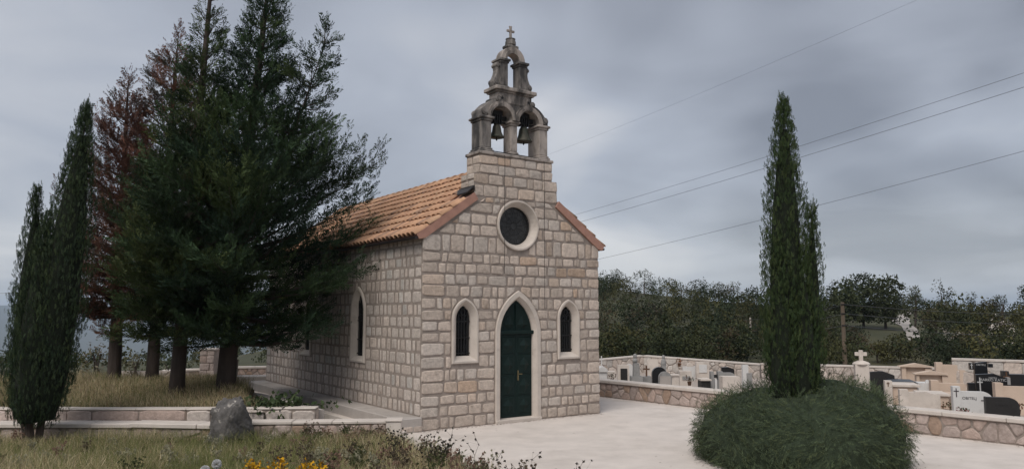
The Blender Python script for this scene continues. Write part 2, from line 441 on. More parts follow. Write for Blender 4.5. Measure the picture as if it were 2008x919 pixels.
CH = Vector((-1.93, 16.32, 0)); CA = 0.6139                       # chapel's near corner and turn
U = Vector((math.cos(CA), math.sin(CA), 0)); W = Vector((-math.sin(CA), math.cos(CA), 0))
CW, CD, CE, CR = 5.04, 10.6, 4.23, 6.02                           # width, length, eaves, ridge
def chp(u, w, z=0): return CH + U * u + W * w + Vector((0, 0, z))

def sheet(name, outline, z, mat, kind='structure', thick=.3):
    m = MB(); pts = [(p[0], p[1]) for p in outline]
    if sum(pts[i][0] * pts[(i + 1) % len(pts)][1] - pts[(i + 1) % len(pts)][0] * pts[i][1] for i in range(len(pts))) < 0: pts = pts[::-1]
    n = len(pts); v = [(x, y, z(x, y) if callable(z) else z) for x, y in pts]; v += [(a, b, c - thick) for a, b, c in v]
    m.add(v, [tuple(range(n))] + [(i, i + n, (i + 1) % n + n, (i + 1) % n) for i in range(n)])
    o = m.build(name, M[mat]); tag(o, kind=kind); return o
D_CW = Vector((.638, -.770, 0)).normalized()                       # run of the low cemetery wall
CW0 = Vector((2.66, 22.98, 0)); N_CW = Vector((D_CW.y, -D_CW.x, 0))   # N_CW looks towards the camera side
if N_CW.y > 0: N_CW = -N_CW
pa, pb = CW0 - D_CW * 9, CW0 + D_CW * 26
sheet('plaza', [(-2.4, 14.6), (-3.2, 10), (-6, 2), (-6, -14), (pb.x, pb.y), (pa.x, pa.y), (-7.5, 31.5), chp(-.4, 10.5)[:2], chp(-.4, 0)[:2]], 0.0, 'plaza')
def cem_z(x, y): return -.02 * (y - 18)
pc, pd_ = pa - N_CW * .2, pb - N_CW * .2
sheet('cemetery_ground', [(pc.x, pc.y), (pd_.x, pd_.y), (34, 8), (34, 24), (17, 27.5), (9.5, 33.5), (6.5, 37.5), (1.0, 37.0), (-3, 36)], cem_z, 'gravel', thick=.5)
# paved strip and back yard to the left of the chapel
sheet('side_path', [(-2.35, 14.95), (-4.6, 15.0), (-4.65, 16.4), chp(-.75, 2)[:2], chp(-.75, 10.6)[:2], (-14, 27), (-15, 33), (-7.5, 31.5), chp(-.3, 10.7)[:2], chp(-.3, 0)[:2]], 0.06, 'path')

# the rough grass bank the camera stands on
def bank_z(x, y):
    x = np.asarray(x, float); y = np.asarray(y, float)
    base = np.interp(y, [-6, 3.5, 6, 9, 12.5, 15.2], [1.02, 1.02, .98, .62, .22, .05]) + .035 * wav(x, y, .9) * smooth(0, 1, 15 - y)
    edge = np.interp(y, [-6, 4, 6.2, 8.6, 11, 13.2, 15.2], [1.3, .55, .15, -.75, -1.55, -2.1, -2.6]) + .08 * wav(y, x, .7)   # east edge, drops to the plaza
    k = smooth(-.15, .75, x - edge)
    base = base + .05 * smooth(3.5, .5, np.abs(x - edge))
    return base * (1 - k) - .12 * k
def make_bank():
    xs = np.linspace(-22, 2.6, 150); ys = np.linspace(-6, 15.15, 120); X, Y = np.meshgrid(xs, ys); Z = bank_z(X, Y)
    V = np.stack([X, Y, Z], -1).reshape(-1, 3).tolist(); n = len(xs)
    Fc = [(j * n + i, j * n + i + 1, (j + 1) * n + i + 1, (j + 1) * n + i) for j in range(len(ys) - 1) for i in range(n - 1)]
    tag(link('grass_bank', mesh_pd('grass_bank', V, Fc, M['soil'], smooth=True)), kind='structure')
make_bank()
# raised bed the conifers grow in
def bed_z(x, y): return .50 + .06 * smooth(15.5, 19, y) + .03 * wav(x, y, 1.1) - .30 * smooth(20.5, 27, y)
BED_R = lambda y: np.interp(y, [15.4, 16.9, 19.5, 22.5, 27], [-4.95, -5.9, -6.55, -8.4, -11.5])
def make_bed():
    ys = np.linspace(15.42, 27, 50); V = []; n = 60
    for y in ys:
        for x in np.linspace(-26, float(BED_R(y)), n): V.append((x, y, float(bed_z(x, y)) - (.12 if 0 else 0)))
    Fc = [(j * n + i, j * n + i + 1, (j + 1) * n + i + 1, (j + 1) * n + i) for j in range(len(ys) - 1) for i in range(n - 1)]
    k = len(V); r = [(j + 1) * n - 1 for j in range(len(ys))]
    V += [(V[i][0], V[i][1], -.2) for i in r]; Fc += [(r[j], k + j, k + j + 1, r[j + 1]) for j in range(len(r) - 1)]
    tag(link('tree_bed', mesh_pd('tree_bed', V, Fc, M['soil'], smooth=True)), kind='structure')
make_bed()

# ------------------------------------------------------------------ the chapel
chapel = empty('chapel', CH, CA)
tag(chapel, 'small pale stone chapel with bell gable, terracotta roof and green pointed door', 'chapel')
T_ = .5                                                            # wall thickness
SLOPE = (CR - CE) / (CW / 2)
door_o, door_i = Arch(2.53, .645, -.02, 2.0, 3.01), Arch(2.53, .465, .09, 2.0, 2.80)
winL_o, winL_i = Arch(1.075, .345, 1.38, 2.36, 2.82), Arch(1.085, .185, 1.54, 2.36, 2.66)
winR_o, winR_i = Arch(4.05, .345, 1.38, 2.36, 2.82), Arch(4.06, .185, 1.54, 2.36, 2.66)
ocu_o, ocu_i = Circle(2.53, 4.55, .60), Circle(2.53, 4.55, .455)
holes_f = [door_o, winL_o, winR_o, ocu_o]
B1, B2, BC = 1.20, 1.05, 2.51                                      # half widths of the bell wall, its centre
BZ1, BZ2 = 5.70, 6.16
front = (Vector((0, 0, 0)), Vector((1, 0, 0)), Vector((0, -1, 0)))
left = (Vector((0, CD, 0)), Vector((0, -1, 0)), Vector((-1, 0, 0)))     # x runs from the back to the near corner
# walls with openings: mortar faces cut by bands between the stones' openings
def wall_with_holes(m, x0, x1, z0, z1, holes, side, thick, top=None):
    """wall body as a triangulated face with holes, plus reveals"""
    bm = bmesh.new()
    outer = [(x0, z0), (x1, z0)] + (top if top else [(x1, z1), (x0, z1)])
    loops = [outer] + [h.poly for h in holes]; edges = []
    for lp in loops:
        vs_ = [bm.verts.new((x, 0, z)) for x, z in lp]
        edges += [bm.edges.new((vs_[i], vs_[(i + 1) % len(vs_)])) for i in range(len(vs_))]
    bmesh.ops.triangle_fill(bm, use_beauty=True, edges=edges)
    bm.verts.index_update(); v = place([tuple(q.co) for q in bm.verts], side); f = [tuple(q.index for q in fc.verts) for fc in bm.faces]
    m.add(v, f)
    for lp in loops[1:]:
        n = len(lp); m.rings([place([(x, 0, z) for x, z in lp], side), place([(x, thick, z) for x, z in lp], side)])
    bm.free()
gable_top = [(CW, CE), (BC + B1, CE + SLOPE * (CW - BC - B1)), (BC + B1, BZ1), (BC + B2, BZ1), (BC + B2, BZ2), (BC - B2, BZ2), (BC - B2, BZ1), (BC - B1, BZ1), (BC - B1, CE + SLOPE * (BC - B1)), (0, CE)]
facade = part('facade_wall', M['mortar'], chapel, lambda m: wall_with_holes(m, 0, CW, -.3, CR, holes_f, front, .3, gable_top), tint=False)
win_s = [(Arch(CD - c, .44, 1.27, 2.5, 3.15), Arch(CD - c, .2, 1.43, 2.5, 2.96)) for c in (3.33, 7.0)]
sidew = part('side_wall', M['mortar'], chapel, lambda m: wall_with_holes(m, 0, CD, -.3, CE, [a for a, b in win_s], left, .3), tint=False)
part('inner_wall', M['mortar'], chapel, lambda m: (m.box(.3, CW - .003, .3, CD, -.3, CE - .02), m.prism([(.3, CE - .02), (CW - .004, CE - .02), (CW - .004, CE), (CW / 2, CR - .1), (.3, CE + .15)], CD - .3, CD - .002)), tint=False)
# bell wall body behind the facade plane
TB = .58
def bell_body(m):
    m.box(BC - B1, BC + B1, .3, TB, 4.6, BZ1); m.box(BC - B2, BC + B2, .3, TB, BZ1, BZ2)
    for s_, hw, za, zb in ((-1, B1, 4.6, BZ1), (1, B1, 4.6, BZ1), (-1, B2, BZ1, BZ2), (1, B2, BZ1, BZ2)):
        x = BC + s_ * hw; m.add([(x, 0, za), (x, .3, za), (x, .3, zb), (x, 0, zb)], [(0, 1, 2, 3)])
    for a, b, z in ((BC - B1, BC - B2, BZ1), (BC + B2, BC + B1, BZ1), (BC - B2, BC + B2, BZ2)): m.add([(a, 0, z), (b, 0, z), (b, .3, z), (a, .3, z)], [(0, 1, 2, 3)])
bell_wall = part('bell_wall', M['mortar'], chapel, bell_body, tint=False)

ns = 0
hp = [(-SLOPE, 1, CE - .0), (SLOPE, 1, CE + SLOPE * CW)]
gable_band = .16
po = masonry(-.03, CW + .03, 0, CE, holes_f, [], (.2, .41), (.225, .30), gap=.042, corner=((.36, .6), (.34, .56)))
po += masonry(0, CW, CE, 5.16, [ocu_o], [(-SLOPE, 1, CE - gable_band * 1.23), (SLOPE, 1, CE + SLOPE * CW - gable_band * 1.23)], (.22, .44), (.23, .27), gap=.042)
ns += lay_stones(po, front, facade, 'warm')
po = masonry(BC - B1 - .02, BC + B1 + .02, 5.16, BZ1, [ocu_o], [], (.26, .5), (.25, .29)) + masonry(BC - B2 - .02, BC + B2 + .02, BZ1, BZ2 - .01, [], [], (.3, .55), (.22, .25))
ns += lay_stones(po, front, bell_wall, 'warm')
bl = (Vector((BC - B1, TB, 0)), Vector((0, -1, 0)), Vector((-1, 0, 0)))
po = masonry(0, TB, CE + SLOPE * (BC - B1) + .1, BZ1, [], [], (.25, .4), (.25, .29))
lay_stones(po, bl, bell_wall, 'warm')
bl2 = (Vector((BC - B2, TB, 0)), Vector((0, -1, 0)), Vector((-1, 0, 0)))
lay_stones(masonry(0, TB, BZ1, BZ2 - .01, [], [], (.25, .4), (.22, .25)), bl2, bell_wall, 'warm')
po = masonry(0, CD - .03, .30, CE - .02, [a for a, b in win_s], [], (.19, .38), (.235, .285), gap=.046, corner=((.35, .55), (.32, .6)))
def narrow(q, g=.038):
    c = sum(v[0] for v in q) / len(q); w = max(v[0] for v in q) - min(v[0] for v in q); return [(c + (x - c) * max(.6, 1 - g / w), z) for x, z in q]
po = [narrow(q) for q in po]
po.sort(key=lambda q: -sum(v[0] for v in q) / len(q))
keep = set(id(q) for q in po[:max(0, 292 - ns)])
lay_stones(po, left, sidew, 'cool', h=(.004, .009), jit=.009, single=lambda q: id(q) in keep)
right_side = (Vector((CW, 0, 0)), Vector((0, 1, 0)), Vector((1, 0, 0)))
rw = part('far_side_wall', M['mortar'], chapel, lambda m: m.add([(CW, 0, -.3), (CW, CD, -.3), (CW, CD, CE), (CW, 0, CE)], [(0, 1, 2, 3)]), tint=False)
lay_stones(masonry(.03, CD, 0, CE - .02, [], [], (.2, .36), (.235, .285)), right_side, rw, 'cool', single=lambda q: False)

# dressed stone surrounds: flat outer band, splay, inner edge
def resample(h, n=48):
    P_ = h.poly; k = len(P_); L_ = [math.hypot(P_[(i + 1) % k][0] - P_[i][0], P_[(i + 1) % k][1] - P_[i][1]) for i in range(k)]; return P_
def surround(name, o, i, side, proud, deep, mid, parent, flat=.35):
    a, b = o.poly, i.poly; assert len(a) == len(b)
    lerp = lambda t: [(p[0] + (q[0] - p[0]) * t, p[1] + (q[1] - p[1]) * t) for p, q in zip(a, b)]
    lv = lambda pl, d: place([(x, d, z) for x, z in pl], side)
    m = MB(); m.rings([lv(a, .02), lv(a, -proud + .012), lv(lerp(.06), -proud), lv(lerp(flat), -proud), lv(b, mid), lv(b, deep)])
    return m.build(name, M['dressed'], parent)
def bars(m, i, side, d, xs, zs_, r=.012):
    for x in xs:
        zz = sorted(z for z in [p for p in col_span(i, x)]); m.tube([place([(x, d, zz[0])], side)[0], place([(x, d, zz[1])], side)[0]], r, 5)
    for z in zs_:
        sp = span(i, z); m.tube([place([(sp[0], d, z)], side)[0], place([(sp[1], d, z)], side)[0]], r, 5)
def col_span(h, x):
    zs_ = []; P_ = h.poly
    for k in range(len(P_)):
        a, b = P_[k], P_[(k + 1) % len(P_)]
        if (a[0] - x) * (b[0] - x) < 0: zs_.append(a[1] + (b[1] - a[1]) * (x - a[0]) / (b[0] - a[0]))
    return (min(zs_), max(zs_)) if len(zs_) >= 2 else (0, 0)
def ring_bar(m, cx, cz, r, side, d, t=.009, n=14):
    m.tube([place([(cx + r * math.cos(2 * math.pi * k / n), d, cz + r * math.sin(2 * math.pi * k / n))], side)[0] for k in range(n + 1)], t, 4, False)
def lancet(o, i, side, name, label, deep):
    w = empty(name); w.parent = chapel; w['label'] = label
    surround('surround', o, i, side, .045, .24, deep, w, .30)
    part('pane', M['glass'], w, lambda m: m.add(place([(x, deep + .05, z) for x, z in i.poly], side), [tuple(range(len(i.poly)))]), tint=False)
    cx = i.cx; hw = max(p[0] for p in i.poly) - cx
    def g(m):
        bars(m, i, side, deep + .02, [cx + hw * t for t in (-.62, -.2, .2, .62)], [i.z0 + .06, i.z0 + .4, 2.3])
        for t in (-.45, .45): ring_bar(m, cx + hw * t, 2.37, hw * .36, side, deep + .02)
        ring_bar(m, cx, 2.37 + hw * .75, hw * .34, side, deep + .02)
    part('grille', M['iron'], w, g)
    return w
lancet(winL_o, winL_i, front, 'window', 'pointed window on the door side of the near corner', .09)
lancet(winR_o, winR_i, front, 'window', 'pointed window at the cemetery side of the door', .09)
for (o_, i_), lb in zip(win_s, ('narrow pointed window in the long side wall', 'narrow pointed side window half behind the conifer')): lancet(o_, i_, left, 'window', lb, .045)
# rose window
rose = empty('rose_window'); rose.parent = chapel; rose['label'] = 'round window with radiating tracery above the door'
surround('surround', ocu_o, ocu_i, front, .05, .26, .10, rose, .30)
part('pane', M['leaded'], rose, lambda m: m.add(place([(x, .20, z) for x, z in ocu_i.poly], front), [tuple(range(32))]), tint=False)
def tracery(m):
    d = .165
    for k in range(12):
        a = 2 * math.pi * k / 12 + .13
        m.tube([(2.53 + .09 * math.cos(a), d, 4.55 + .09 * math.sin(a)), (2.53 + .33 * math.cos(a), d, 4.55 + .33 * math.sin(a))], .008, 4)
        ring_bar(m, 2.53 + .385 * math.cos(a + .26), 4.55 + .385 * math.sin(a + .26), .075, front, d, .007, 10)
    ring_bar(m, 2.53, 4.55, .09, front, d, .01); ring_bar(m, 2.53, 4.55, .22, front, d, .006, 24); ring_bar(m, 2.53, 4.55, .445, front, d, .012, 28)
part('tracery', M['iron'], rose, tracery)
# door
door = empty('door'); door.parent = chapel; door['label'] = 'dark green double door under a pointed stone arch'
surround('surround', door_o, door_i, front, .05, .25, .055, door, .62)
def leaf_mesh(m, x0, x1, sgn):
    m.box(x0, x1, .09, .14, .10, 1.995)
    for k, (za, zb) in enumerate(((.18, .55), (.60, 1.03), (1.08, 1.50), (1.55, 1.93))):
        xa, xb = x0 + .05, x1 - .05; cx, cz = (xa + xb) / 2, (za + zb) / 2
        m.add([(xa, .089, za), (xb, .089, za), (xb, .089, zb), (xa, .089, zb), (xa + .012, .075, za + .012), (xb - .012, .075, za + .012), (xb - .012, .075, zb - .012), (xa + .012, .075, zb - .012)],
              [(0, 1, 5, 4), (1, 2, 6, 5), (2, 3, 7, 6), (3, 0, 4, 7), (4, 5, 6, 7)])
for x0, x1, lb in ((2.075, 2.527, 1), (2.533, 2.985, -1)):
    lf = part('door_leaf', M['door'], door, lambda m: leaf_mesh(m, x0, x1, lb), tint=False)
    for za, zb in ((.18, .55), (.60, 1.03), (1.08, 1.50), (1.55, 1.93)):
        xa, xb = x0 + .05, x1 - .05; cx, cz = (xa + xb) / 2, (za + zb) / 2; hx, hz = (xb - xa) / 2 - .03, (zb - za) / 2 - .02
        mm = MB(); mm.add([(cx - hx, .074, cz), (cx, .074, cz - hz), (cx + hx, .074, cz), (cx, .074, cz + hz), (cx, .022, cz)], [(0, 1, 4), (1, 2, 4), (2, 3, 4), (3, 0, 4)])
        mm.build('panel', M['door'], door, tint=False)
def tymp(m):
    P_ = [(x, z) for x, z in door_i.poly if z > 1.99] ; P_ = [p for p in P_]
    v = [(x, .1, z) for x, z in P_]; m.add(v, [tuple(range(len(v)))])
    m.box(2.515, 2.545, .07, .1, 2.1, 2.72)
    for sx in (-1, 1):
        cx = 2.53 + sx * .19; m.add([(cx - .15, .098, 2.22), (cx, .098, 2.10), (cx + .15, .098, 2.22), (cx, .098, 2.45), (cx, .05, 2.23)], [(0, 1, 4), (1, 2, 4), (2, 3, 4), (3, 0, 4)])
part('tympanum', M['door'], door, tymp, tint=False)
part('transom', M['door'], door, lambda m: m.box(2.03, 3.03, .025, .12, 2.0, 2.085, .012), tint=False)
part('handle', M['brass'], door, lambda m: (m.box(2.575, 2.60, .066, .0885, .93, 1.16, .003), m.tube([(2.588, .07, 1.08), (2.588, .03, 1.08), (2.67, .028, 1.075)], .010, 6)), tint=False)
part('threshold', M['dressed'], door, lambda m: m.box(1.885, 3.175, -.085, .3, -.05, .075, .01))

# ---- belfry
belfry = empty('belfry'); belfry.parent = chapel; belfry['label'] = 'weathered grey bell gable with two arches and a smaller arch on top'
part('ledge', M['belfry_clean'], belfry, lambda m: m.box(BC - B2 - .035, BC + B2 + .035, -.04, TB + .03, BZ2, BZ2 + .07, .012))
Z0 = BZ2 + .07
def pillar(m, x0, x1, y0, y1, z0, z1):
    m.box(x0 - .045, x1 + .045, y0 - .045, y1 + .045, z0, z0 + .06, .012); m.box(x0 - .022, x1 + .022, y0 - .022, y1 + .022, z0 + .06, z0 + .11, .015)
    m.box(x0, x1, y0, y1, z0 + .11, z1 - .11, .018)
    m.box(x0 - .02, x1 + .02, y0 - .02, y1 + .02, z1 - .11, z1 - .055, .012); m.box(x0 - .055, x1 + .055, y0 - .055, y1 + .055, z1 - .055, z1, .012)
ZC = 7.09
XL, XM, XR = (1.54, 1.81), (2.41, 2.61), (3.21, 3.48)
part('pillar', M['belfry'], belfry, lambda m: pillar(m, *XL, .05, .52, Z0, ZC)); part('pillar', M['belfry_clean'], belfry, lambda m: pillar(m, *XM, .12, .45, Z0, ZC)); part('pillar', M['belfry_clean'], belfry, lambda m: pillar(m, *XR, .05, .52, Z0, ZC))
def arch_block(m, xa, xb, ri, y0, y1, zs, zt, n=14):
    """solid with a semicircular soffit between two x limits"""
    cx = (xa + xb) / 2; hw = (xb - xa) / 2
    inner = [(cx + ri * math.cos(math.pi * k / n), zs + ri * math.sin(math.pi * k / n)) for k in range(n + 1)]
    outer = []
    for x, z in inner:
        a = math.atan2(z - zs, x - cx); t = min(hw / abs(math.cos(a)) if abs(math.cos(a)) > 1e-6 else 9, (zt - zs) / math.sin(a) if math.sin(a) > 1e-6 else 9)
        outer.append((cx + t * math.cos(a), zs + t * math.sin(a)))
    f3 = lambda P_, y: [(x, y, z) for x, z in P_]
    m.rings([f3(inner, y0), f3(outer, y0), f3(outer, y1), f3(inner, y1), f3(inner, y0)], closed=False)
def arch_ring(m, cx, ri, ro, y0, y1, zs, n=16, a0=0, a1=math.pi):
    pt = lambda r, y: [(cx + r * math.cos(a0 + (a1 - a0) * k / n), y, zs + r * math.sin(a0 + (a1 - a0) * k / n)) for k in range(n + 1)]
    rm = (ri + ro) / 2
    m.rings([pt(ri, y0), pt(rm, y0 - .012), pt(rm + .006, y0), pt(ro, y0), pt(ro, y1), pt(ri, y1), pt(ri, y0)], closed=False)
    for k in (0, -1): q = [pt(ri, y0)[k], pt(ro, y0)[k], pt(ro, y1)[k], pt(ri, y1)[k]]; m.add(q, [(0, 1, 2, 3)])
cL, cR_ = (XL[1] + XM[0]) / 2, (XM[1] + XR[0]) / 2; rI = (XM[0] - XL[1]) / 2 + .005
part('arch', M['belfry_clean'], belfry, lambda m: arch_ring(m, cL, rI, rI + .115, .03, .50, ZC)); part('arch', M['belfry_clean'], belfry, lambda m: arch_ring(m, cR_, rI, rI + .115, .03, .50, ZC))
ZA = 7.42
def spandrel(m):
    for cx in (cL, cR_): arch_block(m, cx - rI - .1 if cx == cR_ else cx - .10, cx + rI + .1 if cx == cL else cx + .10, .03, .09, .46, ZC + rI + .02, ZC + rI + .02) if False else None
    # fill between the two arches and up to the attic
    n = 10; pts = [(cL + (rI + .06) * math.sin(a), ZC + (rI + .06) * math.cos(a)) for a in [math.pi / 2 * k / n for k in range(n + 1)]][::-1]
    pts2 = [(cR_ - (rI + .06) * math.sin(a), ZC + (rI + .06) * math.cos(a)) for a in [math.pi / 2 * k / n for k in range(n + 1)]]
    poly = [p for p in pts][::-1]
    poly = poly[::-1]   # from (right foot of left arch) to its crown
    a = [(cL, ZA + .05)] ; body = list(reversed(pts))  # crown -> foot
    ring = [(cL, ZA + .06)] + body + pts2 + [(cR_, ZA + .06)]
    m.prism(ring, .08, .47)
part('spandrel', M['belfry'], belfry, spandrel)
def shoulder(m, sgn):
    # curved shoulder with a rolled end, resting on the outer pillar
    x_out = XL[0] - .02 if sgn < 0 else XR[1] + .02; x_in = BC + sgn * .50
    n = 12; top = []
    for k in range(n + 1):
        t = k / n; x = x_out + (x_in - x_out) * t; z = ZC + .10 + .36 * (1 - (1 - t) ** 2.0); top.append((x, z))
    cx = cL if sgn < 0 else cR_
    foot = [(cx + sgn * (rI + .06) * math.cos(a), ZC + (rI + .06) * math.sin(a)) for a in [math.pi / 2 * k / 8 for k in range(9)]]
    poly = [(x_out, ZC)] + top + foot[::-1]
    m.prism(poly, .07, .48)
    for (xx, zz, rr) in ((x_out - sgn * .10, ZC + .12, .09), (x_in, ZC + .47, .075)):
        pr = [(xx + rr * math.cos(2 * math.pi * k / 12), zz + rr * math.sin(2 * math.pi * k / 12)) for k in range(12)]; m.prism(pr, .035, .515)
        pr = [(xx + rr * .55 * math.cos(2 * math.pi * k / 10), zz + rr * .55 * math.sin(2 * math.pi * k / 10)) for k in range(10)]; m.prism(pr, .012, .53)
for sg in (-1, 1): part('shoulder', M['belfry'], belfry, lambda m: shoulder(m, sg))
AX0, AX1 = BC - .53, BC + .53
part('attic', M['belfry_clean'], belfry, lambda m: (m.box(AX0 + .03, AX1 - .03, .08, .47, ZA + .02, ZA + .33, .01), m.box(AX0 + .06, AX0 + .22, .062, .08, ZA + .08, ZA + .28), m.box(AX1 - .22, AX1 - .06, .062, .08, ZA + .08, ZA + .28), m.box(AX0 + .26, AX1 - .26, .07, .08, ZA + .08, ZA + .28)))
def star(m):
    for cx in (AX0 + .14, AX1 - .14):
        p = []
        for k in range(10): r = .05 if k % 2 == 0 else .02; a = math.pi / 2 + math.pi * k / 5; p.append((cx + r * math.cos(a), ZA + .18 + r * math.sin(a)))
        m.prism(p, .050, .061)
part('star_relief', M['iron'], belfry, star)
part('cornice', M['belfry_clean'], belfry, lambda m: (m.box(AX0 - .02, AX1 + .02, .04, .51, ZA + .33, ZA + .37, .01), m.box(AX0 - .07, AX1 + .07, -.01, .56, ZA + .37, ZA + .46, .012)))
ZU = ZA + .46
def upper_pillar(m, x0, x1):
    y0, y1 = .13, .42
    m.box(x0 - .02, x1 + .02, y0 - .02, y1 + .02, ZU, ZU + .06, .01); m.box(x0, x1, y0, y1, ZU + .06, ZU + .62, .012)
    m.box(x0 + .07, x0 + .10, y0 - .008, y0, ZU + .08, ZU + .58); m.box(x1 - .10, x1 - .07, y0 - .008, y0, ZU + .08, ZU + .58)
    m.box(x0 - .02, x1 + .02, y0 - .02, y1 + .02, ZU + .62, ZU + .67, .01); m.box(x0 - .05, x1 + .05, y0 - .05, y1 + .05, ZU + .67, ZU + .73, .01)
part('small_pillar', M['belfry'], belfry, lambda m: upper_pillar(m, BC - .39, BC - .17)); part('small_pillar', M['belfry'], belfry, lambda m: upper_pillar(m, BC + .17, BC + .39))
def scroll(m, sg):
    x = BC + sg * .39; n = 14
    prof = [(0, 0), (.16, 0), (.175, .06), (.165, .14), (.12, .22), (.075, .32), (.055, .42), (.07, .50), (.085, .55), (.07, .61), (0, .62)]
    m.prism([(x + sg * a, ZU + .02 + b) for a, b in prof], .18, .38)
    for a, b, r in ((.10, .11, .085), (.045, .54, .05)):
        m.prism([(x + sg * a + r * math.cos(2 * math.pi * k / 12), ZU + .02 + b + r * math.sin(2 * math.pi * k / 12)) for k in range(12)], .16, .40)
        m.prism([(x + sg * a + r * .5 * math.cos(2 * math.pi * k / 10), ZU + .02 + b + r * .5 * math.sin(2 * math.pi * k / 10)) for k in range(10)], .145, .41)
for sg in (-1, 1): part('scroll', M['belfry'], belfry, lambda m: scroll(m, sg))
part('top_arch', M['belfry_clean'], belfry, lambda m: arch_ring(m, BC, .185, .345, .14, .41, ZU + .73))
ZK = ZU + .73 + .32
part('finial_base', M['belfry'], belfry, lambda m: (m.box(BC - .17, BC + .17, .15, .40, ZK, ZK + .08, .02), m.lathe([(.10, 0), (.135, .05), (.13, .12), (.115, .17), (.125, .2), (.06, .215)], 10, (BC, .275, ZK + .06))))
ZX = ZK + .26
part('stone_cross', M['belfry_clean'], belfry, lambda m: (m.box(BC - .028, BC + .028, .25, .30, ZX, ZX + .32, .006), m.box(BC - .11, BC - .029, .252, .298, ZX + .175, ZX + .23, .006), m.box(BC + .029, BC + .11, .252, .298, ZX + .175, ZX + .23, .006), m.box(BC - .04, BC + .04, .256, .294, ZX + .30, ZX + .33, .004)))
# bells hang in the arches
def bell(cx, label, s):
    b = empty('bell', chp(cx, .285, 0), CA); tag(b, label, 'bell', 'bells in the bell gable')
    z = 6.72
    prof = [(.19, 0), (.185, .02), (.15, .07), (.122, .14), (.108, .22), (.098, .28), (.07, .325), (.02, .34)]
    mm = MB(); mm.lathe([(r * s, z - .05 + h * s) for r, h in prof], 18); mm.build('bell_body', M['bronze'], b, smooth=True)
    mm = MB(); mm.tube([(0, 0, z + .2), (0, 0, z - .10)], .010, 5); mm.lathe([(.0, 0), (.022, .02), (.02, .05), (0, .06)], 8, (0, 0, z - .13)); mm.build('clapper', M['iron'], b)
    mm = MB(); zz = z - .05 + .34 * s; mm.box(-.26, .26, -.05, .05, zz + .10, zz + .2, .01)
    mm.box(-.15, .15, -.065, .065, zz + .2, zz + .33, .02)
    for x in (-.10, -.03, .03, .10): mm.box(x - .014, x + .014, -.072, .072, zz + .0, zz + .28)
    mm.box(-.29, .29, -.018, .018, zz + .03, zz + .07); mm.build('yoke', M['iron'], b)
bell(cL, 'dark bronze bell in the arch nearer the tiled roof', .98); bell(cR_, 'greenish bronze bell in the arch nearer the cemetery', 1.12)
# cables down the facade
def cable(m, x, z1, z0, gaps):
    z = z1; pts = [(x, -.06, z1 + .02)]
    k = 0
    while z > z0: pts.append((x + R.uniform(-.008, .008), -.072, z)); z -= .35
    pts.append((x, -.072, z0)); m.tube(pts, .0075, 4)
part('cable', M['iron'], chapel, lambda m: cable(m, 2.10, BZ2, 3.4, 0), tint=False); part('cable', M['iron'], chapel, lambda m: cable(m, 3.27, BZ2, 2.6, 0), tint=False)
part('rod', M['iron'], belfry, lambda m: m.tube([(1.86, .02, Z0 + .03), (3.2, .02, Z0 + .015)], .012, 5), tint=False)

# ---- roof
roof = empty('roof'); roof.parent = chapel
OV = .16; RY0, RY1 = -.06, CD + .12
cosr = 1 / math.sqrt(1 + SLOPE ** 2); sinr = SLOPE * cosr; SL = (CW / 2 + OV) / cosr
def on_roof(s, y, h, sgn):
    """s metres up the slope from the eave, h above it; sgn -1 left slope, +1 right"""
    x = -OV + s * cosr - h * sinr; z = CE - OV * SLOPE + s * sinr + h * cosr + .06
    return (x, y, z) if sgn < 0 else (CW - x, y, z)
def roof_base(m):
    for sg in (-1, 1):
        for ya, yb, s1 in ((RY0 + .06, TB + .02, (BC - B1 + OV) / cosr - .03), (TB + .02, RY1, SL)):
            m.add([on_roof(0, ya, 0, sg), on_roof(0, yb, 0, sg), on_roof(s1, yb, 0, sg), on_roof(s1, ya, 0, sg)], [(0, 1, 2, 3)])
            m.add([on_roof(0, ya, -.10, sg), on_roof(0, yb, -.10, sg), on_roof(s1, yb, -.10, sg), on_roof(s1, ya, -.10, sg)], [(0, 1, 2, 3)])
        m.add([on_roof(0, RY0 + .06, 0, sg), on_roof(0, RY1, 0, sg), on_roof(0, RY1, -.10, sg), on_roof(0, RY0 + .06, -.10, sg)], [(0, 1, 2, 3)])
part('deck', M['verge'], roof, roof_base, tint=False)
PITCH_T, ROWS = .205, 9; RL_ = SL / ROWS
def tile_geo(sgn):
    """cover tile: tapered half barrel with thickness; s along slope 0..len, y across"""
    n = 6; ln = RL_ * 1.14; v = []
    for s, r, h in ((0, .098, .035), (ln, .078, .004)):
        for rr in (r, r - .018):
            for k in range(n + 1):
                a = math.pi * k / n; v.append((s, -rr * math.cos(a), h + rr * .82 * math.sin(a)))
    q = n + 1; f = []
    for k in range(n):
        f.append((k, k + 1, 2 * q + k + 1, 2 * q + k)); f.append((q + k, 3 * q + k, 3 * q + k + 1, q + k + 1)); f.append((k, q + k, q + k + 1, k + 1))
    return v, f
tv, tf = tile_geo(-1)
def tile_tint():
    k = R.random(); b = R.uniform(.8, 1.15)
    base = (.46, .27, .17) if k < .5 else (.48, .30, .195) if k < .8 else (.40, .23, .15) if k < .93 else (.31, .195, .14)
    return tuple(c * b for c in base)
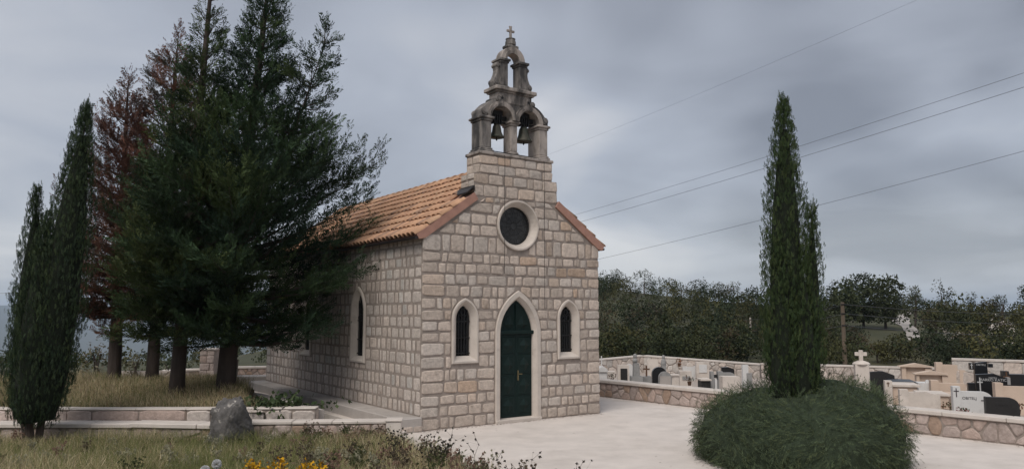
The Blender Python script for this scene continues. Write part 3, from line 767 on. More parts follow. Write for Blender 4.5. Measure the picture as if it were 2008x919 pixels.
def lay_tiles():
    rest = MB(); meshes = []
    ncol = int((RY1 - RY0) / PITCH_T); cols = [RY0 + .10 + k * (RY1 - RY0 - .2) / (ncol - 1) for k in range(ncol)]
    for t in range(14):
        tt = tile_tint(); meshes.append({sg: mesh_pd('tile', [tuple(Vector(on_roof(s, y, h, sg)) - Vector(on_roof(0, 0, 0, sg))) for s, y, h in tv], tf, M['tile'], tt, True) for sg in (-1,)})
    cnt = 0
    for sg in (-1, 1):
        for ci, y in enumerate(cols):
            for r in range(ROWS):
                s = r * RL_ - (.05 if r == 0 else 0)
                if y < TB + .1 and s + RL_ > (BC - B1 + OV) / cosr + .02: continue
                dy, dh = R.uniform(-.008, .008), R.uniform(-.004, .006)
                if sg < 0 and cnt < 298:
                    cnt += 1; link('tile', R.choice(meshes)[-1], roof, on_roof(s, y + dy, dh, sg))
                else:
                    rest.add([on_roof(a + s, b + y + dy, h + dh, sg) for a, b, h in tv], tf, tile_tint())
    o = rest.build('tilework', M['tile'], roof, smooth=True); o['kind'] = 'stuff'
    # pans between the covers
    pm = MB()
    for sg in (-1, 1):
        for ci in range(len(cols) - 1):
            y = (cols[ci] + cols[ci + 1]) / 2; s1 = SL if y > TB + .1 else (BC - B1 + OV) / cosr - .05
            nseg = max(1, int(s1 / RL_))
            for r in range(nseg):
                a, b = r * RL_ - (.04 if r == 0 else 0), min(s1, (r + 1) * RL_ + .03); tt = tile_tint()
                for k in range(3):
                    y0, y1 = y - .075 + k * .05, y - .025 + k * .05; h = [.035, .008, .008, .035]
                    pm.add([on_roof(a, y0, h[k] + .012, sg), on_roof(a, y1, h[k + 1] + .012, sg), on_roof(b, y1, h[k + 1], sg), on_roof(b, y0, h[k], sg)], [(0, 1, 2, 3)], tt)
    o = pm.build('pan_tiles', M['tile'], roof); o['kind'] = 'stuff'
lay_tiles()
def ridge_tiles():
    n = 6; y = TB + .03; zt = CE - OV * SLOPE + SL * sinr + .06
    while y < RY1 - .05:
        ln = .42; v = []
        for yy, r, h in ((y, .125, .025), (y + ln, .105, .0)):
            for k in range(n + 1): a = math.pi * k / n; v.append((CW / 2 - r * math.cos(a), yy, zt + h - .01 + r * .75 * math.sin(a)))
            for k in range(n + 1): a = math.pi * k / n; v.append((CW / 2 - (r - .02) * math.cos(a), yy, zt + h - .01 + (r - .02) * .75 * math.sin(a)))
        q = n + 1; f = []
        for k in range(n): f += [(k, k + 1, 2 * q + k + 1, 2 * q + k), (k, q + k, q + k + 1, k + 1), (2 * q + k, 3 * q + k, 3 * q + k + 1, 2 * q + k + 1)]
        link('ridge_tile', mesh_pd('ridge_tile', v, f, M['tile'], tile_tint(), True), roof); y += .37
ridge_tiles()
def verge(m, sg):
    s1 = (BC - B1 + OV) / cosr - .02
    q = [on_roof(-.02, -.05, .02, sg), on_roof(s1, -.05, .02, sg), on_roof(s1, -.05, -.16, sg), on_roof(.12, -.05, -.16, sg), on_roof(-.02, -.05, -.1, sg)]
    m.add(q + [(x, .04, z) for x, y, z in q], [(0, 1, 2, 3, 4), (9, 8, 7, 6, 5)] + [(i, i + 5, (i + 1) % 5 + 5, (i + 1) % 5) for i in range(5)])
for sg in (-1, 1): part('verge_band', M['verge'], roof, lambda m: verge(m, sg), tint=False)
def gutter(m, sg):
    pr = [(0.055 * math.cos(a), .055 * math.sin(a)) for a in [math.pi + math.pi * k / 6 for k in range(7)]]
    c = on_roof(-.03, 0, -.03, sg)
    m.rings([[(c[0] + a, y, c[2] + b) for a, b in pr] for y in (RY0 + .03, RY1)], closed=False)
    m.rings([[(c[0] + a * .9, y, c[2] + b * .9) for a, b in pr] for y in (RY0 + .03, RY1)], closed=False)
    for y in (RY0 + .03, RY1): m.add([(c[0] + a, y, c[2] + b) for a, b in pr], [tuple(range(7))])
for sg in (-1, 1): part('gutter', M['zinc'], roof, lambda m: gutter(m, sg), tint=False)
def flashing(m, sg):
    s0 = (BC - B1 + OV) / cosr; a = s0 - .20
    P_ = [on_roof(a, TB * .7, .10, sg), on_roof(a, -.05, .11, sg), on_roof(s0, -.05, .13, sg), on_roof(s0, TB + .05, .13, sg)]
    m.add(P_ + [(x, y, z + .03) for x, y, z in P_], [(0, 1, 2, 3), (4, 5, 6, 7), (0, 1, 5, 4), (1, 2, 6, 5), (2, 3, 7, 6), (3, 0, 4, 7)])
    x = BC + (B1 if sg > 0 else -B1) + sg * .012; zt = on_roof(s0, 0, .15, sg)[2]
    m.box(min(x, x + sg * .03), max(x, x + sg * .03), -.04, TB + .03, zt - .05, zt + .05)
for sg in (-1,): part('flashing', M['zinc'], roof, lambda m: flashing(m, sg), tint=False)
# concrete plinth along the side wall
plinth = part('plinth', M['concrete'], chapel, lambda m: m.box(-.55, .0, -.06, CD + .1, -.1, .30, .02))
lay_stones([q for q in ([(0.02, .02), (.33, .02), (.33, .13), (.02, .13)], [(.36, .02), (.54, .02), (.54, .13), (.36, .13)])], (Vector((-.55, -.062, 0)), Vector((1, 0, 0)), Vector((0, -1, 0))), plinth, 'warm', h=(.01, .015))
lay_stones(masonry(.0, CD, 0.0, .25, [], [], (.3, .5), (.25, .25))[:0], left, plinth, 'cool')

# ------------------------------------------------------------------ garden walls, planter, boulder
def run_side(a, b):
    """wall face from a to b (xy), outward to the right-hand side of b->a seen from above = towards the camera"""
    a, b = Vector((*a, 0)), Vector((*b, 0)); d = (b - a).normalized(); n = Vector((d.y, -d.x, 0)); return (a, d, n), (b - a).length
def dry_wall(name, a, b, z0, z1, thick, label, cat, coping=None, kind='pink', stones='course', n=20, single=True, wr=(.3, .6), mat='coping', h=(.01, .03), group=None, cop_h=.07, over=.03, ends=True, course_h=None):
    """free-standing stone wall with a mortar core, stones on the camera side, coping slabs; returns the thing"""
    sd, L_ = run_side(a, b); t = empty(name, (*a, 0), math.atan2(sd[1].y, sd[1].x)); tag(t, label, cat, group)
    lf = (Vector((0, 0, 0)), Vector((1, 0, 0)), Vector((0, -1, 0))); zt = z1 - (cop_h if coping else 0)
    m = MB(); m.box(0, L_, 0, thick, z0 - .3, zt); m.build('core', M['mortar'], t, tint=False)
    if stones == 'course':
        ch = course_h or (zt - z0); po = masonry(0, L_, z0, zt, [], [], wr, (ch * .93, ch), gap=.022)
    else: po = [q for q in (inset(c, .014) for c in voronoi(0, L_, z0, zt, n)) if len(q) >= 3 and area(q) > .004]
    lay_stones(po, lf, t, kind, h=h, single=(lambda q: True) if single else (lambda q: False), round_=.14)
    if ends:
        e = (Vector((L_, 0, 0)), Vector((0, 1, 0)), Vector((1, 0, 0))); ch = course_h or (zt - z0)
        lay_stones(masonry(0, thick, z0, zt, [], [], (.2, .35), (ch * .93, ch), gap=.02), e, t, kind, h=(.008, .02))
    if coping:
        x = -over
        while x < L_ + over - .05:
            w = min(R.uniform(*coping), L_ + over - x)
            if L_ + over - x - w < coping[0] * .5: w = L_ + over - x
            m = MB(); m.box(x + .004, x + w - .004, -over - .012 + R.uniform(-.006, .006), thick + over, zt + .001, z1 + R.uniform(-.004, .004), .012); m.build('coping_slab', M[mat], t); x += w
    return t
# lower wall in front, upper wall of the tree bed behind it
dry_wall('garden_wall', (-22, 15.05), (-7.4, 14.98), -.05, .36, .34, 'low rubble wall with flat white coping behind the leftmost cypress', 'wall', coping=(.8, 1.4), stones='v', n=46, over=.05, cop_h=.085)
dry_wall('garden_wall', (-5.15, 14.62), (-2.42, 14.80), -.05, .44, .30, 'low rough wall with pale top ending beside the chapel plinth', 'wall', coping=(.6, 1.0), stones='v', n=26, kind='pink', over=.02, cop_h=.06)
dry_wall('garden_wall', (-7.38, 14.98), (-5.17, 14.70), -.05, .37, .34, 'short low wall with pale coping behind the grey boulder', 'wall', coping=(.8, 1.4), stones='v', n=8, over=.05, cop_h=.085)
pier = empty('wall_pier', (-2.27, 14.84, 0), .08); tag(pier, 'squat white rendered pier at the end of the low wall', 'pier')
m = MB(); m.box(-.145, .145, -.16, .16, -.1, .43, .015); m.build('shaft', M['coping'], pier)
m = MB(); m.box(-.165, .165, -.18, .18, .431, .47, .012); m.build('cap', M['coping'], pier)
dry_wall('bed_wall', (-22, 15.42), (-6.55, 15.42), .30, .585, .3, 'long single course of pinkish blocks edging the tree bed', 'wall', kind='pink', wr=(.55, 1.2), h=(.02, .04), coping=(.9, 1.6), cop_h=.03, over=.01)
dry_wall('bed_wall', (-6.53, 15.42), (-3.98, 15.55), .24, .585, .3, 'single course of pale blocks edging the ivy planter', 'wall', kind='cool', wr=(.4, .75), h=(.02, .045), coping=(.6, 1.1), cop_h=.03, over=.01)
def planter_side():
    t = empty('planter_kerb', (0, 0, 0)); tag(t, 'grey concrete kerb curving from the ivy planter towards the leaning trunk', 'kerb')
    pts = [(-3.98, 15.87), (-4.7, 16.9), (-5.6, 18.1), (-6.3, 19.0), (-6.75, 19.4), (-7.1, 19.6)]
    loops = []
    for i, p in enumerate(pts):
        d = (Vector(pts[min(i + 1, len(pts) - 1)]) - Vector(pts[max(i - 1, 0)])).normalized(); n = Vector((d.y, -d.x)) * .11
        loops.append([(p[0] - n.x, p[1] - n.y, -.1), (p[0] - n.x, p[1] - n.y, .50), (p[0] + n.x, p[1] + n.y, .50), (p[0] + n.x, p[1] + n.y, -.1)])
    m = MB(); m.rings(loops, True, True, True); m.build('kerb', M['concrete'], t)
planter_side()
def blob(sx, sy, sz, seed, rough=.18, sub=4):
    bm = bmesh.new(); bmesh.ops.create_icosphere(bm, subdivisions=sub, radius=1); r = random.Random(seed)
    ax = [(Vector((r.gauss(0, 1), r.gauss(0, 1), r.gauss(0, 1))).normalized(), r.uniform(.55, .95)) for _ in range(16)]
    for v in bm.verts:
        p = v.co.copy()
        for a, d in ax:                       # chop facets
            k = p.dot(a)
            if k > d: p -= a * (k - d) * .85
        n = math.sin(p.x * 5 + seed) * math.cos(p.y * 6.1) * math.sin(p.z * 5.3 + 1) + .5 * math.sin(p.x * 13 + 2) * math.cos(p.z * 12 + p.y * 9)
        n += .45 * math.sin(p.x * 23 + p.y * 19 + seed) * math.cos(p.z * 21 - p.y * 17) + .3 * math.sin(p.z * 37 + p.x * 31); v.co = Vector((p.x * sx, p.y * sy, p.z * sz)) * (1 + rough * .35 * n)
    return bm
bm = blob(.45, .40, .70, 5, .24, 5); me = bpy.data.meshes.new('boulder'); bm.to_mesh(me); bm.free(); me.materials.append(M['rock'])
me.polygons.foreach_set('use_smooth', [True] * len(me.polygons))
bo = link('boulder', me, None, (-5.12, 14.1, .42)); tag(bo, 'grey lichen-spotted boulder standing in the grass before the low walls', 'boulder')

# far corner beyond the conifers: stone post, low wall, white ledge, wooden stake
dry_wall('yard_wall', (-10.6, 28.0), (-6.9, 28.9), 0.05, .52, .35, 'reddish crazy-stone wall with pale coping beyond the leaning trunk', 'wall', coping=(.8, 1.3), stones='v', n=40, kind='pink')
dry_wall('yard_wall', (-14.2, 27.0), (-12.0, 27.4), -.05, .42, .4, 'tumbled pale rubble wall between the two middle trunks', 'wall', stones='v', n=26, kind='cool')
dry_wall('yard_wall', (-11.95, 27.5), (-10.7, 27.9), 0.0, .47, .35, 'short pale wall beside the square stone post', 'wall', coping=(.6, .9), stones='v', n=12, kind='pink')
pp = at(412, 700, 27.6); post = empty('stone_post', (pp.x, 27.6, 0)); tag(post, 'square pinkish stone post seen between the two dark trunks', 'post')
lay_stones(masonry(-.26, .26, 0, 1.15, [], [], (.2, .4), (.2, .27), gap=.02), (Vector((0, -.26, 0)), Vector((1, 0, 0)), Vector((0, -1, 0))), post, 'pink')
m = MB(); m.box(-.24, .24, -.25, .25, -.2, 1.16); m.build('core', M['mortar'], post, tint=False)
m = MB(); m.box(-.3, .3, -.3, .3, 1.161, 1.22, .02); m.build('cap', M['coping'], post)
ls = empty('stone_ledge', (-7.9, 25.6, 0), .2); tag(ls, 'long white stone ledge behind the chapel beside the wooden stake', 'ledge')
m = MB(); m.box(-1.3, 1.3, 0, .5, 0, .16); m.build('foot', M['concrete'], ls)
m = MB(); m.box(-1.35, 1.35, -.06, .55, .161, .40, .02); m.build('slab', M['coping'], ls)
sp_ = at(460, 765, 20.5); st = empty('wooden_stake', (sp_.x, 20.5, .3)); tag(st, 'weathered grey wooden stake standing beside the leaning trunk', 'stake')
m = MB(); m.tube([(0, 0, -.2), (.03, 0, .95)], .045, 6); m.build('stake', M['timber'], st)
m = MB(); m.tube([(-.30, .1, -.1), (-.03, .02, .5)], .018, 5); m.build('brace', M['timber'], st)
fl = empty('stone_slab', (*at(325, 752, 23.4)[:2], .36), .1); tag(fl, 'flat pale stone slab lying in the dry grass under the trees', 'slab')
m = MB(); m.box(-.5, .5, -.2, .2, 0, .10, .02); m.build('slab', M['coping'], fl)

# ------------------------------------------------------------------ foliage tools
def spray_tpl(n, wid, ang, curl, seed, tip=.25, ln=.5):
    """flat fan of narrow leaflets on a stem along +x, unit length: (k,3,3) triangles"""
    r = random.Random(seed); T = []
    def kite(b, d, l, w, nrm):
        s_ = d.cross(nrm).normalized() * w; mid = b + d * l * .45; T.append((b, mid + s_, b + d * l)); T.append((b, b + d * l, mid - s_))
    pos = lambda t: Vector((t, 0, -curl * t * t))
    for i in range(n):
        t = .08 + .85 * i / n; sgn = 1 if i % 2 else -1; a = sgn * (ang + r.uniform(-.2, .2))
        d = Vector((math.cos(a), math.sin(a), r.uniform(-.3, .35))).normalized()
        kite(pos(t), d, ln * (1 - t * .6) * r.uniform(.75, 1.2), wid * r.uniform(.8, 1.25), Vector((r.uniform(-.4, .4), r.uniform(-.4, .4), 1)).normalized())
    kite(pos(.8), Vector((1, 0, .05)), tip, wid, Vector((0, 0, 1)))
    return np.array([[tuple(p) for p in t] for t in T], np.float32)
def frames(d, roll):
    d = d / np.linalg.norm(d, axis=1, keepdims=True); up = np.where(np.abs(d[:, 2:3]) > .95, [[1., 0, 0]], [[0., 0, 1]])
    y = np.cross(up, d); y /= np.linalg.norm(y, axis=1, keepdims=True); z = np.cross(d, y)
    c, s = np.cos(roll)[:, None], np.sin(roll)[:, None]
    return np.stack([d, y * c + z * s, -y * s + z * c], 1)      # rows: local axes
def scatter(tpls, pos, d, size, tint, roll_sd=.6, tj=.12):
    """returns triangles and per-triangle tint"""
    pos, d, size, tint = map(np.asarray, (pos, d, size, tint)); n = len(pos); which = rng.integers(0, len(tpls), n); TT, CC = [], []
    Fm = frames(np.asarray(d, float), rng.normal(0, roll_sd, n))
    for k, tp in enumerate(tpls):
        ix = np.where(which == k)[0]
        if not len(ix): continue
        loc = np.einsum('tvi,nij->ntvj', tp, Fm[ix]) * size[ix][:, None, None, None] + pos[ix][:, None, None, :]
        TT.append(loc.reshape(-1, 3, 3)); c = np.repeat(tint[ix], len(tp), 0); CC.append(c * (1 + rng.normal(0, tj, (len(c), 1))))
    return np.concatenate(TT).astype(np.float32), np.clip(np.concatenate(CC), .004, 1).astype(np.float32)
SP_CON = [spray_tpl(7, .046, .5, .08, s, ln=.52) for s in range(5)]
SP_CYP = [spray_tpl(6, .055, .33, -.05, 20 + s, ln=.55) for s in range(5)]
SP_ROS = [spray_tpl(6, .036, .45, .1, 40 + s, ln=.36, tip=.3) for s in range(5)]
def leaf_tpl(n, seed, w=.28, l=.55):
    r = random.Random(seed); T = []
    for i in range(n):
        c = Vector((r.gauss(0, .33), r.gauss(0, .33), r.gauss(0, .28))); d = Vector((r.gauss(0, 1), r.gauss(0, 1), r.gauss(0, .8))).normalized(); q = d.cross(Vector((r.gauss(0, 1), r.gauss(0, 1), r.gauss(0, 1)))).normalized()
        L2 = l * r.uniform(.6, 1.2); T.append((c, c + d * L2 * .5 + q * w * .5, c + d * L2)); T.append((c, c + d * L2, c + d * L2 * .5 - q * w * .5))
    return np.array([[tuple(p) for p in t] for t in T], np.float32)
SP_LEAF = [leaf_tpl(7, 60 + s) for s in range(5)]

def conifer(name, base, height, crown0, prof, lean, label, cols, nb, group, trunk_r, seed, dens=1.0, up=(.15, .6), spray=.25, leaders=(), dead=0.0, low_droop=.15):
    """big cypress: trunk, plume-like ascending branches, flat sprays"""
    global rng
    rg = np.random.default_rng(seed); rng = rg; base = Vector(base)
    t = empty(name, base); tag(t, label, 'tree', group)
    ax = lambda z: Vector((lean[0] * (z / height) ** 1.2, lean[1] * (z / height), z))
    m = MB(); zs_ = np.linspace(-.3, height, 16); m.tube([ax(max(z, 0)) + Vector((0, 0, min(z, 0))) for z in zs_], [trunk_r * (1.25 if z < .1 else 1) * (1 - z / height) ** .8 + .01 for z in np.maximum(zs_, 0)], 10)
    m.build('trunk', M['bark'], t, smooth=True)
    P_, D_, S_, C_ = [], [], [], []; lm = MB()
    def plume(o, az, el, L_, bend, shade, side=True):
        """a foxtail of sprays round a curved twig, with side plumes"""
        d0 = np.array([math.sin(az) * math.cos(el), math.cos(az) * math.cos(el), math.sin(el)])
        def pt(s): return np.array(o) + d0 * (L_ * s) + np.array([0, 0, bend * L_ * s * s])
        if side: lm.tube([tuple(pt(s)) for s in (0, .35, .7, .95)], [.022 * L_ + .008, .014 * L_ + .006, .010, .004], 4, False)
        n = max(5, int(L_ * 22 * dens)); sh = np.array(shade)
        for k in range(n):
            s = (.22 if side else .02) + (.78 if side else .98) * (k + rg.random()) / n; p = pt(s); tn = d0 + np.array([0, 0, 2 * bend * s]); tn /= np.linalg.norm(tn)
            w = (.15 if side else .12) * (1.08 - s) ** .5 + .015
            off = rg.normal(0, 1, 3); off -= tn * off.dot(tn); off *= w * rg.random() ** .6 / (np.linalg.norm(off) + 1e-6); off[2] *= .7
            P_.append(p + off); D_.append(tn * 1.25 + off / w * .75 + rg.normal(0, .16, 3) + np.array([0, 0, .15])); S_.append(spray * rg.uniform(.75, 1.25) * (1.15 - .35 * s)); C_.append(sh * rg.uniform(.8, 1.2))
        if side and L_ > .45:
            m_ = int(3 + L_ * 2.6)
            for k in range(m_):
                s = .28 + .64 * (k + rg.random() * .8) / m_; sg = 1 if k % 2 else -1
                plume(tuple(pt(s)), az + sg * rg.uniform(.45, .95), el + bend * s + rg.normal(.12, .2), L_ * (.40 - .24 * s) * rg.uniform(.7, 1.25) + .14, bend + .18, sh * rg.uniform(.8, 1.25), False)
    def crown(axf, z0, z1, nbr, prf, scale=1.0):
        for i in range(nbr):
            f = ((i + rg.random()) / nbr) ** 1.3; z = z0 + (z1 - z0) * f; z = z * .35 + .65 * (round(z / .55) * .55) + rg.normal(0, .05); az = i * 2.39996 + rg.normal(0, .3)
            L_ = prf(f, az) * rg.uniform(.72, 1.08) * scale
            if rg.random() < .10: L_ *= 1.12
            if L_ < .12: continue
            el = np.interp(f, [0, .25, 1], [-low_droop, up[0], up[1]]) + rg.normal(0, .08); o = axf(z - .12 * L_)
            c = np.array(cols[int(rg.integers(0, len(cols)))]) * rg.uniform(.6, 1.5); plume(tuple(o), az, el, L_, .22 * rg.uniform(.4, 1.4), c)
    crown(ax, crown0, height - .15, nb, prof)
    plume(tuple(ax(height - .5)), 0, 1.5, .75, 0, cols[0])
    for (lx, ly, z0, z1, rad_, nbr) in leaders:                       # secondary leaders turn upwards
        lf = lambda z: Vector((lx * (.55 + .45 * (z - z0) / (z1 - z0)), ly, z)); m2 = MB()
        lm.tube([ax(z0 - .6), lf(z0), lf(z1)], [.09, .06, .01], 5)
        crown(lf, z0, z1, nbr, lambda f, az: rad_ * (1 - f) ** .75 + .16); plume(tuple(lf(z1 - .3)), 0, 1.5, .55, 0, cols[0])
    T, Cc = scatter(SP_CON, P_, D_, np.array(S_), np.array(C_), 1.0)
    link('crown', mesh_tris('crown', T, M['leaf'], Cc), t); lm.build('branches', M['bark'], t)['kind'] = 'stuff'
    return t
GREEN = [(0.0235, 0.0418, 0.0227), (0.0308, 0.0527, 0.0254), (0.0199, 0.0364, 0.0218), (0.0400, 0.0653, 0.0290), (0.0454, 0.0653, 0.0254)]
OLIVE = [(0.0326, 0.0519, 0.0230), (0.0442, 0.0654, 0.0259), (0.0269, 0.0442, 0.0222), (0.0577, 0.0787, 0.0299), (0.0692, 0.0865, 0.0326)]
BROWN = [(0.1139, 0.0564, 0.0419), (0.1366, 0.0656, 0.0473), (0.0837, 0.0473, 0.0382), (0.1549, 0.0820, 0.0564), (0.0564, 0.0492, 0.0328)]
GRP = 'tall conifers in the bed beside the chapel'
def profD(f, az):
    b = np.interp(f, [0, .12, .28, .45, .65, .9, 1], [2.1, 3.0, 3.1, 1.95, .95, .42, .12]); return b * (1 + .14 * math.sin(az)) * (.85 if math.cos(az) > .3 else 1)
conifer('conifer', (-7.02, 18.75, .50), 11.3, 1.55, profD, (.75, .1), 'tall dark green conifer with thick leaning trunk nearest the chapel', GREEN, 215, GRP, .22, 3, leaders=((2.35, -.2, 5.6, 9.05, 1.1, 42),), dens=1.0)
def profC(f, az):
    b = np.interp(f, [0, .12, .3, .45, .6, .8, 1], [1.6, 2.0, 1.75, 1.0, .6, .36, .12]); return b * (1.0 + .12 * math.sin(az))
conifer('conifer', (-7.97, 18.2, .52), 11.6, 1.7, profC, (.35, .3), 'tall green conifer with straight dark trunk left of the leaning one', OLIVE, 215, GRP, .165, 4, dens=1.0)
def profB(f, az): return np.interp(f, [0, .15, .5, .8, 1], [1.5, 2.2, 1.8, .95, .15])
conifer('conifer', (-10.5, 22.3, .45), 10.4, 1.9, profB, (.3, 0), 'reddish brown drying conifer with the pointed top between cypress and green crowns', BROWN, 150, GRP, .17, 5, dens=.8)
def profA(f, az): return np.interp(f, [0, .2, .5, .8, 1], [1.4, 1.9, 1.55, .8, .15])
conifer('conifer', (-11.45, 22.0, .45), 8.9, 1.9, profA, (-.05, 0), 'shorter reddish brown drying conifer, the outermost trunk of the group', BROWN, 140, GRP, .18, 6, dens=.8)

def column_cypress(name, base, label, stems, cols, group, seed, trunk_h=.5, foot=.25):
    """Italian cypress: stems = (dx, dy, z0, z1, radius, lean x)"""
    global rng
    rg = np.random.default_rng(seed); rng = rg; t = empty(name, base); tag(t, label, 'tree', group)
    m = MB(); P_, D_, S_, C_ = [], [], [], []; core = MB()
    for dx, dy, z0, z1, rad, lx in stems:
        m.tube([(dx * .3, dy * .3, -.3), (dx, dy, z0 + .3), (dx + lx, dy, z1)], [.075, .06, .01], 7)
        H = z1 - z0; prof = lambda f: rad * np.interp(f, [0, .05, .16, .4, .65, .85, .95, 1], [.35, .72, .95, 1.0, .80, .40, .17, .04])
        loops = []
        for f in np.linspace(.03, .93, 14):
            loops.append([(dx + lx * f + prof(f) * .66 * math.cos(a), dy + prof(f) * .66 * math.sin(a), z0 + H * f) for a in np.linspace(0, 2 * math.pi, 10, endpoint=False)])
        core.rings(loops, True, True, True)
        ncl = int(H * rad * 450)
        for k in range(ncl):                                  # vertical tufts
            f = rg.random() ** 1.05; a = rg.uniform(0, 2 * math.pi); rr = prof(f) * (1 - .32 * rg.random() ** 1.3) * (1 + .08 * math.sin(a * 3 + f * 17) + .05 * math.sin(a * 7 + f * 41)) * .93
            c = np.array([dx + lx * f + rr * math.cos(a), dy + rr * math.sin(a), z0 + H * f]); out = np.array([math.cos(a), math.sin(a), 0]); col = np.array(cols[int(rg.integers(0, len(cols)))])
            ln = rg.uniform(.16, .42) * (1.1 - .3 * f)
            for q in range(6):
                s = q / 5; P_.append(c + np.array([0, 0, ln * s]) + out * (.04 * s) + rg.normal(0, .022 + .02 * (1 - s), 3)); D_.append(np.array([0, 0, 1.0]) + out * (.20 * (1 - s) + .02) + rg.normal(0, .13, 3)); S_.append(rg.uniform(.07, .12)); C_.append(col * rg.uniform(.75, 1.25))
        for k in range(26):                                   # loose tip
            s = k / 26; P_.append(np.array([dx + lx * (1 + .05 * s) + rg.normal(0, .02), dy + rg.normal(0, .02), z1 - .35 + .45 * s])); D_.append(np.array([rg.normal(.1, .3), rg.normal(0, .3), 1.])); S_.append(rg.uniform(.10, .2)); C_.append(np.array(cols[0]))
    T, Cc = scatter(SP_CYP, P_, D_, np.array(S_), np.array(C_), 1.5)
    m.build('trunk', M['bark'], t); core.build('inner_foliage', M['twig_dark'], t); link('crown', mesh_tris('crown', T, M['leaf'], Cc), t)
    return t
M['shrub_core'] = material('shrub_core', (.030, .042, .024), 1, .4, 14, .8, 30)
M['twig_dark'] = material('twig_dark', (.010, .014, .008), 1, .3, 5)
CYP = [(0.0307, 0.0484, 0.0242), (0.0403, 0.0605, 0.0274), (0.0242, 0.0403, 0.0226), (0.0516, 0.0710, 0.0307), (0.0451, 0.0629, 0.0355)]
column_cypress('cypress', (-8.85, 14.3, .16), 'slender double-tipped cypress at the far left in front of the low wall', [(.12, 0, .18, 6.15, .48, .48), (-.30, .05, .25, 4.5, .34, .02), (-.05, -.15, .22, 3.9, .42, .12)], CYP, 'columnar cypresses', 12)
column_cypress('cypress', (4.62, 12.75, .2), 'tall dense cypress rising out of the clipped evergreen mound', [(-.04, 0, .75, 5.78, .41, .12), (.42, .08, .85, 3.98, .19, .10), (-.16, -.12, .8, 3.5, .30, .08), (.14, -.16, .75, 3.2, .32, .05)], [(.028, .047, .018), (.035, .056, .021), (.024, .040, .017), (.045, .066, .024), (.054, .072, .027)], 'columnar cypresses', 13)

# ------------------------------------------------------------------ evergreen mound
def mound():
    global rng
    rg = np.random.default_rng(21); rng = rg; c = (4.88, 13.15, 0); t = empty('evergreen_shrub', c)
    tag(t, 'broad grey-green evergreen mound around the foot of the tall cypress', 'shrub')
    RX, RZ = 1.80, 1.27; P_, D_, S_, C_ = [], [], [], []
    bump = lambda a, e: 1 + .025 * math.sin(a * 3 + 1.1) * math.cos(e * 4) + .016 * math.sin(a * 7 + e * 9) + .012 * math.sin(a * 13 - e * 15)
    def surf(a, e, k=1.0): s = bump(a, e) * k; return np.array([RX * math.cos(a) * math.cos(e) ** .5 * s * (.93 + .07 * min(1, e / .35)), RX * math.sin(a) * math.cos(e) ** .5 * s * (.93 + .07 * min(1, e / .35)), RZ * (math.sin(e) ** .95) * s * (1 + .10 * math.cos(a - .1)) ])
    cols = [(.056, .077, .044), (.071, .096, .052), (.044, .060, .036), (.092, .120, .064), (.080, .096, .045)]
    for k in range(9000):
        a = rg.uniform(0, 2 * math.pi); e = math.asin(rg.random() ** .95); p = surf(a, max(e, .001), rg.uniform(.90, 1.0))
        out = np.array([math.cos(a) * math.cos(e), math.sin(a) * math.cos(e), math.sin(e) * 1.1]); tw = math.sin(a * 5 + e * 3) * .7
        tang = np.array([-math.sin(a), math.cos(a), 0]) * tw; droop = np.array([0, 0, -.75 + 1.0 * math.sin(e)])
        d0 = out * .17 + tang * .8 + droop * .85 + rg.normal(0, .24, 3); d0 /= np.linalg.norm(d0); col = np.array(cols[int(rg.integers(0, 5))]); ln = rg.uniform(.10, .20)
        for q in range(3): P_.append(p + d0 * ln * q / 3 + rg.normal(0, .015, 3)); D_.append(d0 + rg.normal(0, .18, 3)); S_.append(rg.uniform(.065, .115)); C_.append(col * rg.uniform(.7, 1.3))
    T, Cc = scatter(SP_ROS, P_, D_, np.array(S_), np.array(C_), 1.5); T[:, :, 2] = np.maximum(T[:, :, 2], .01)
    link('foliage', mesh_tris('foliage', T, M['leaf'], Cc), t)
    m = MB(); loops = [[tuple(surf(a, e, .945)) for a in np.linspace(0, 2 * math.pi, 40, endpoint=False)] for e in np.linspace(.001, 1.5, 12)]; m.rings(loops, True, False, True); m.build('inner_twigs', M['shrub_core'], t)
mound()

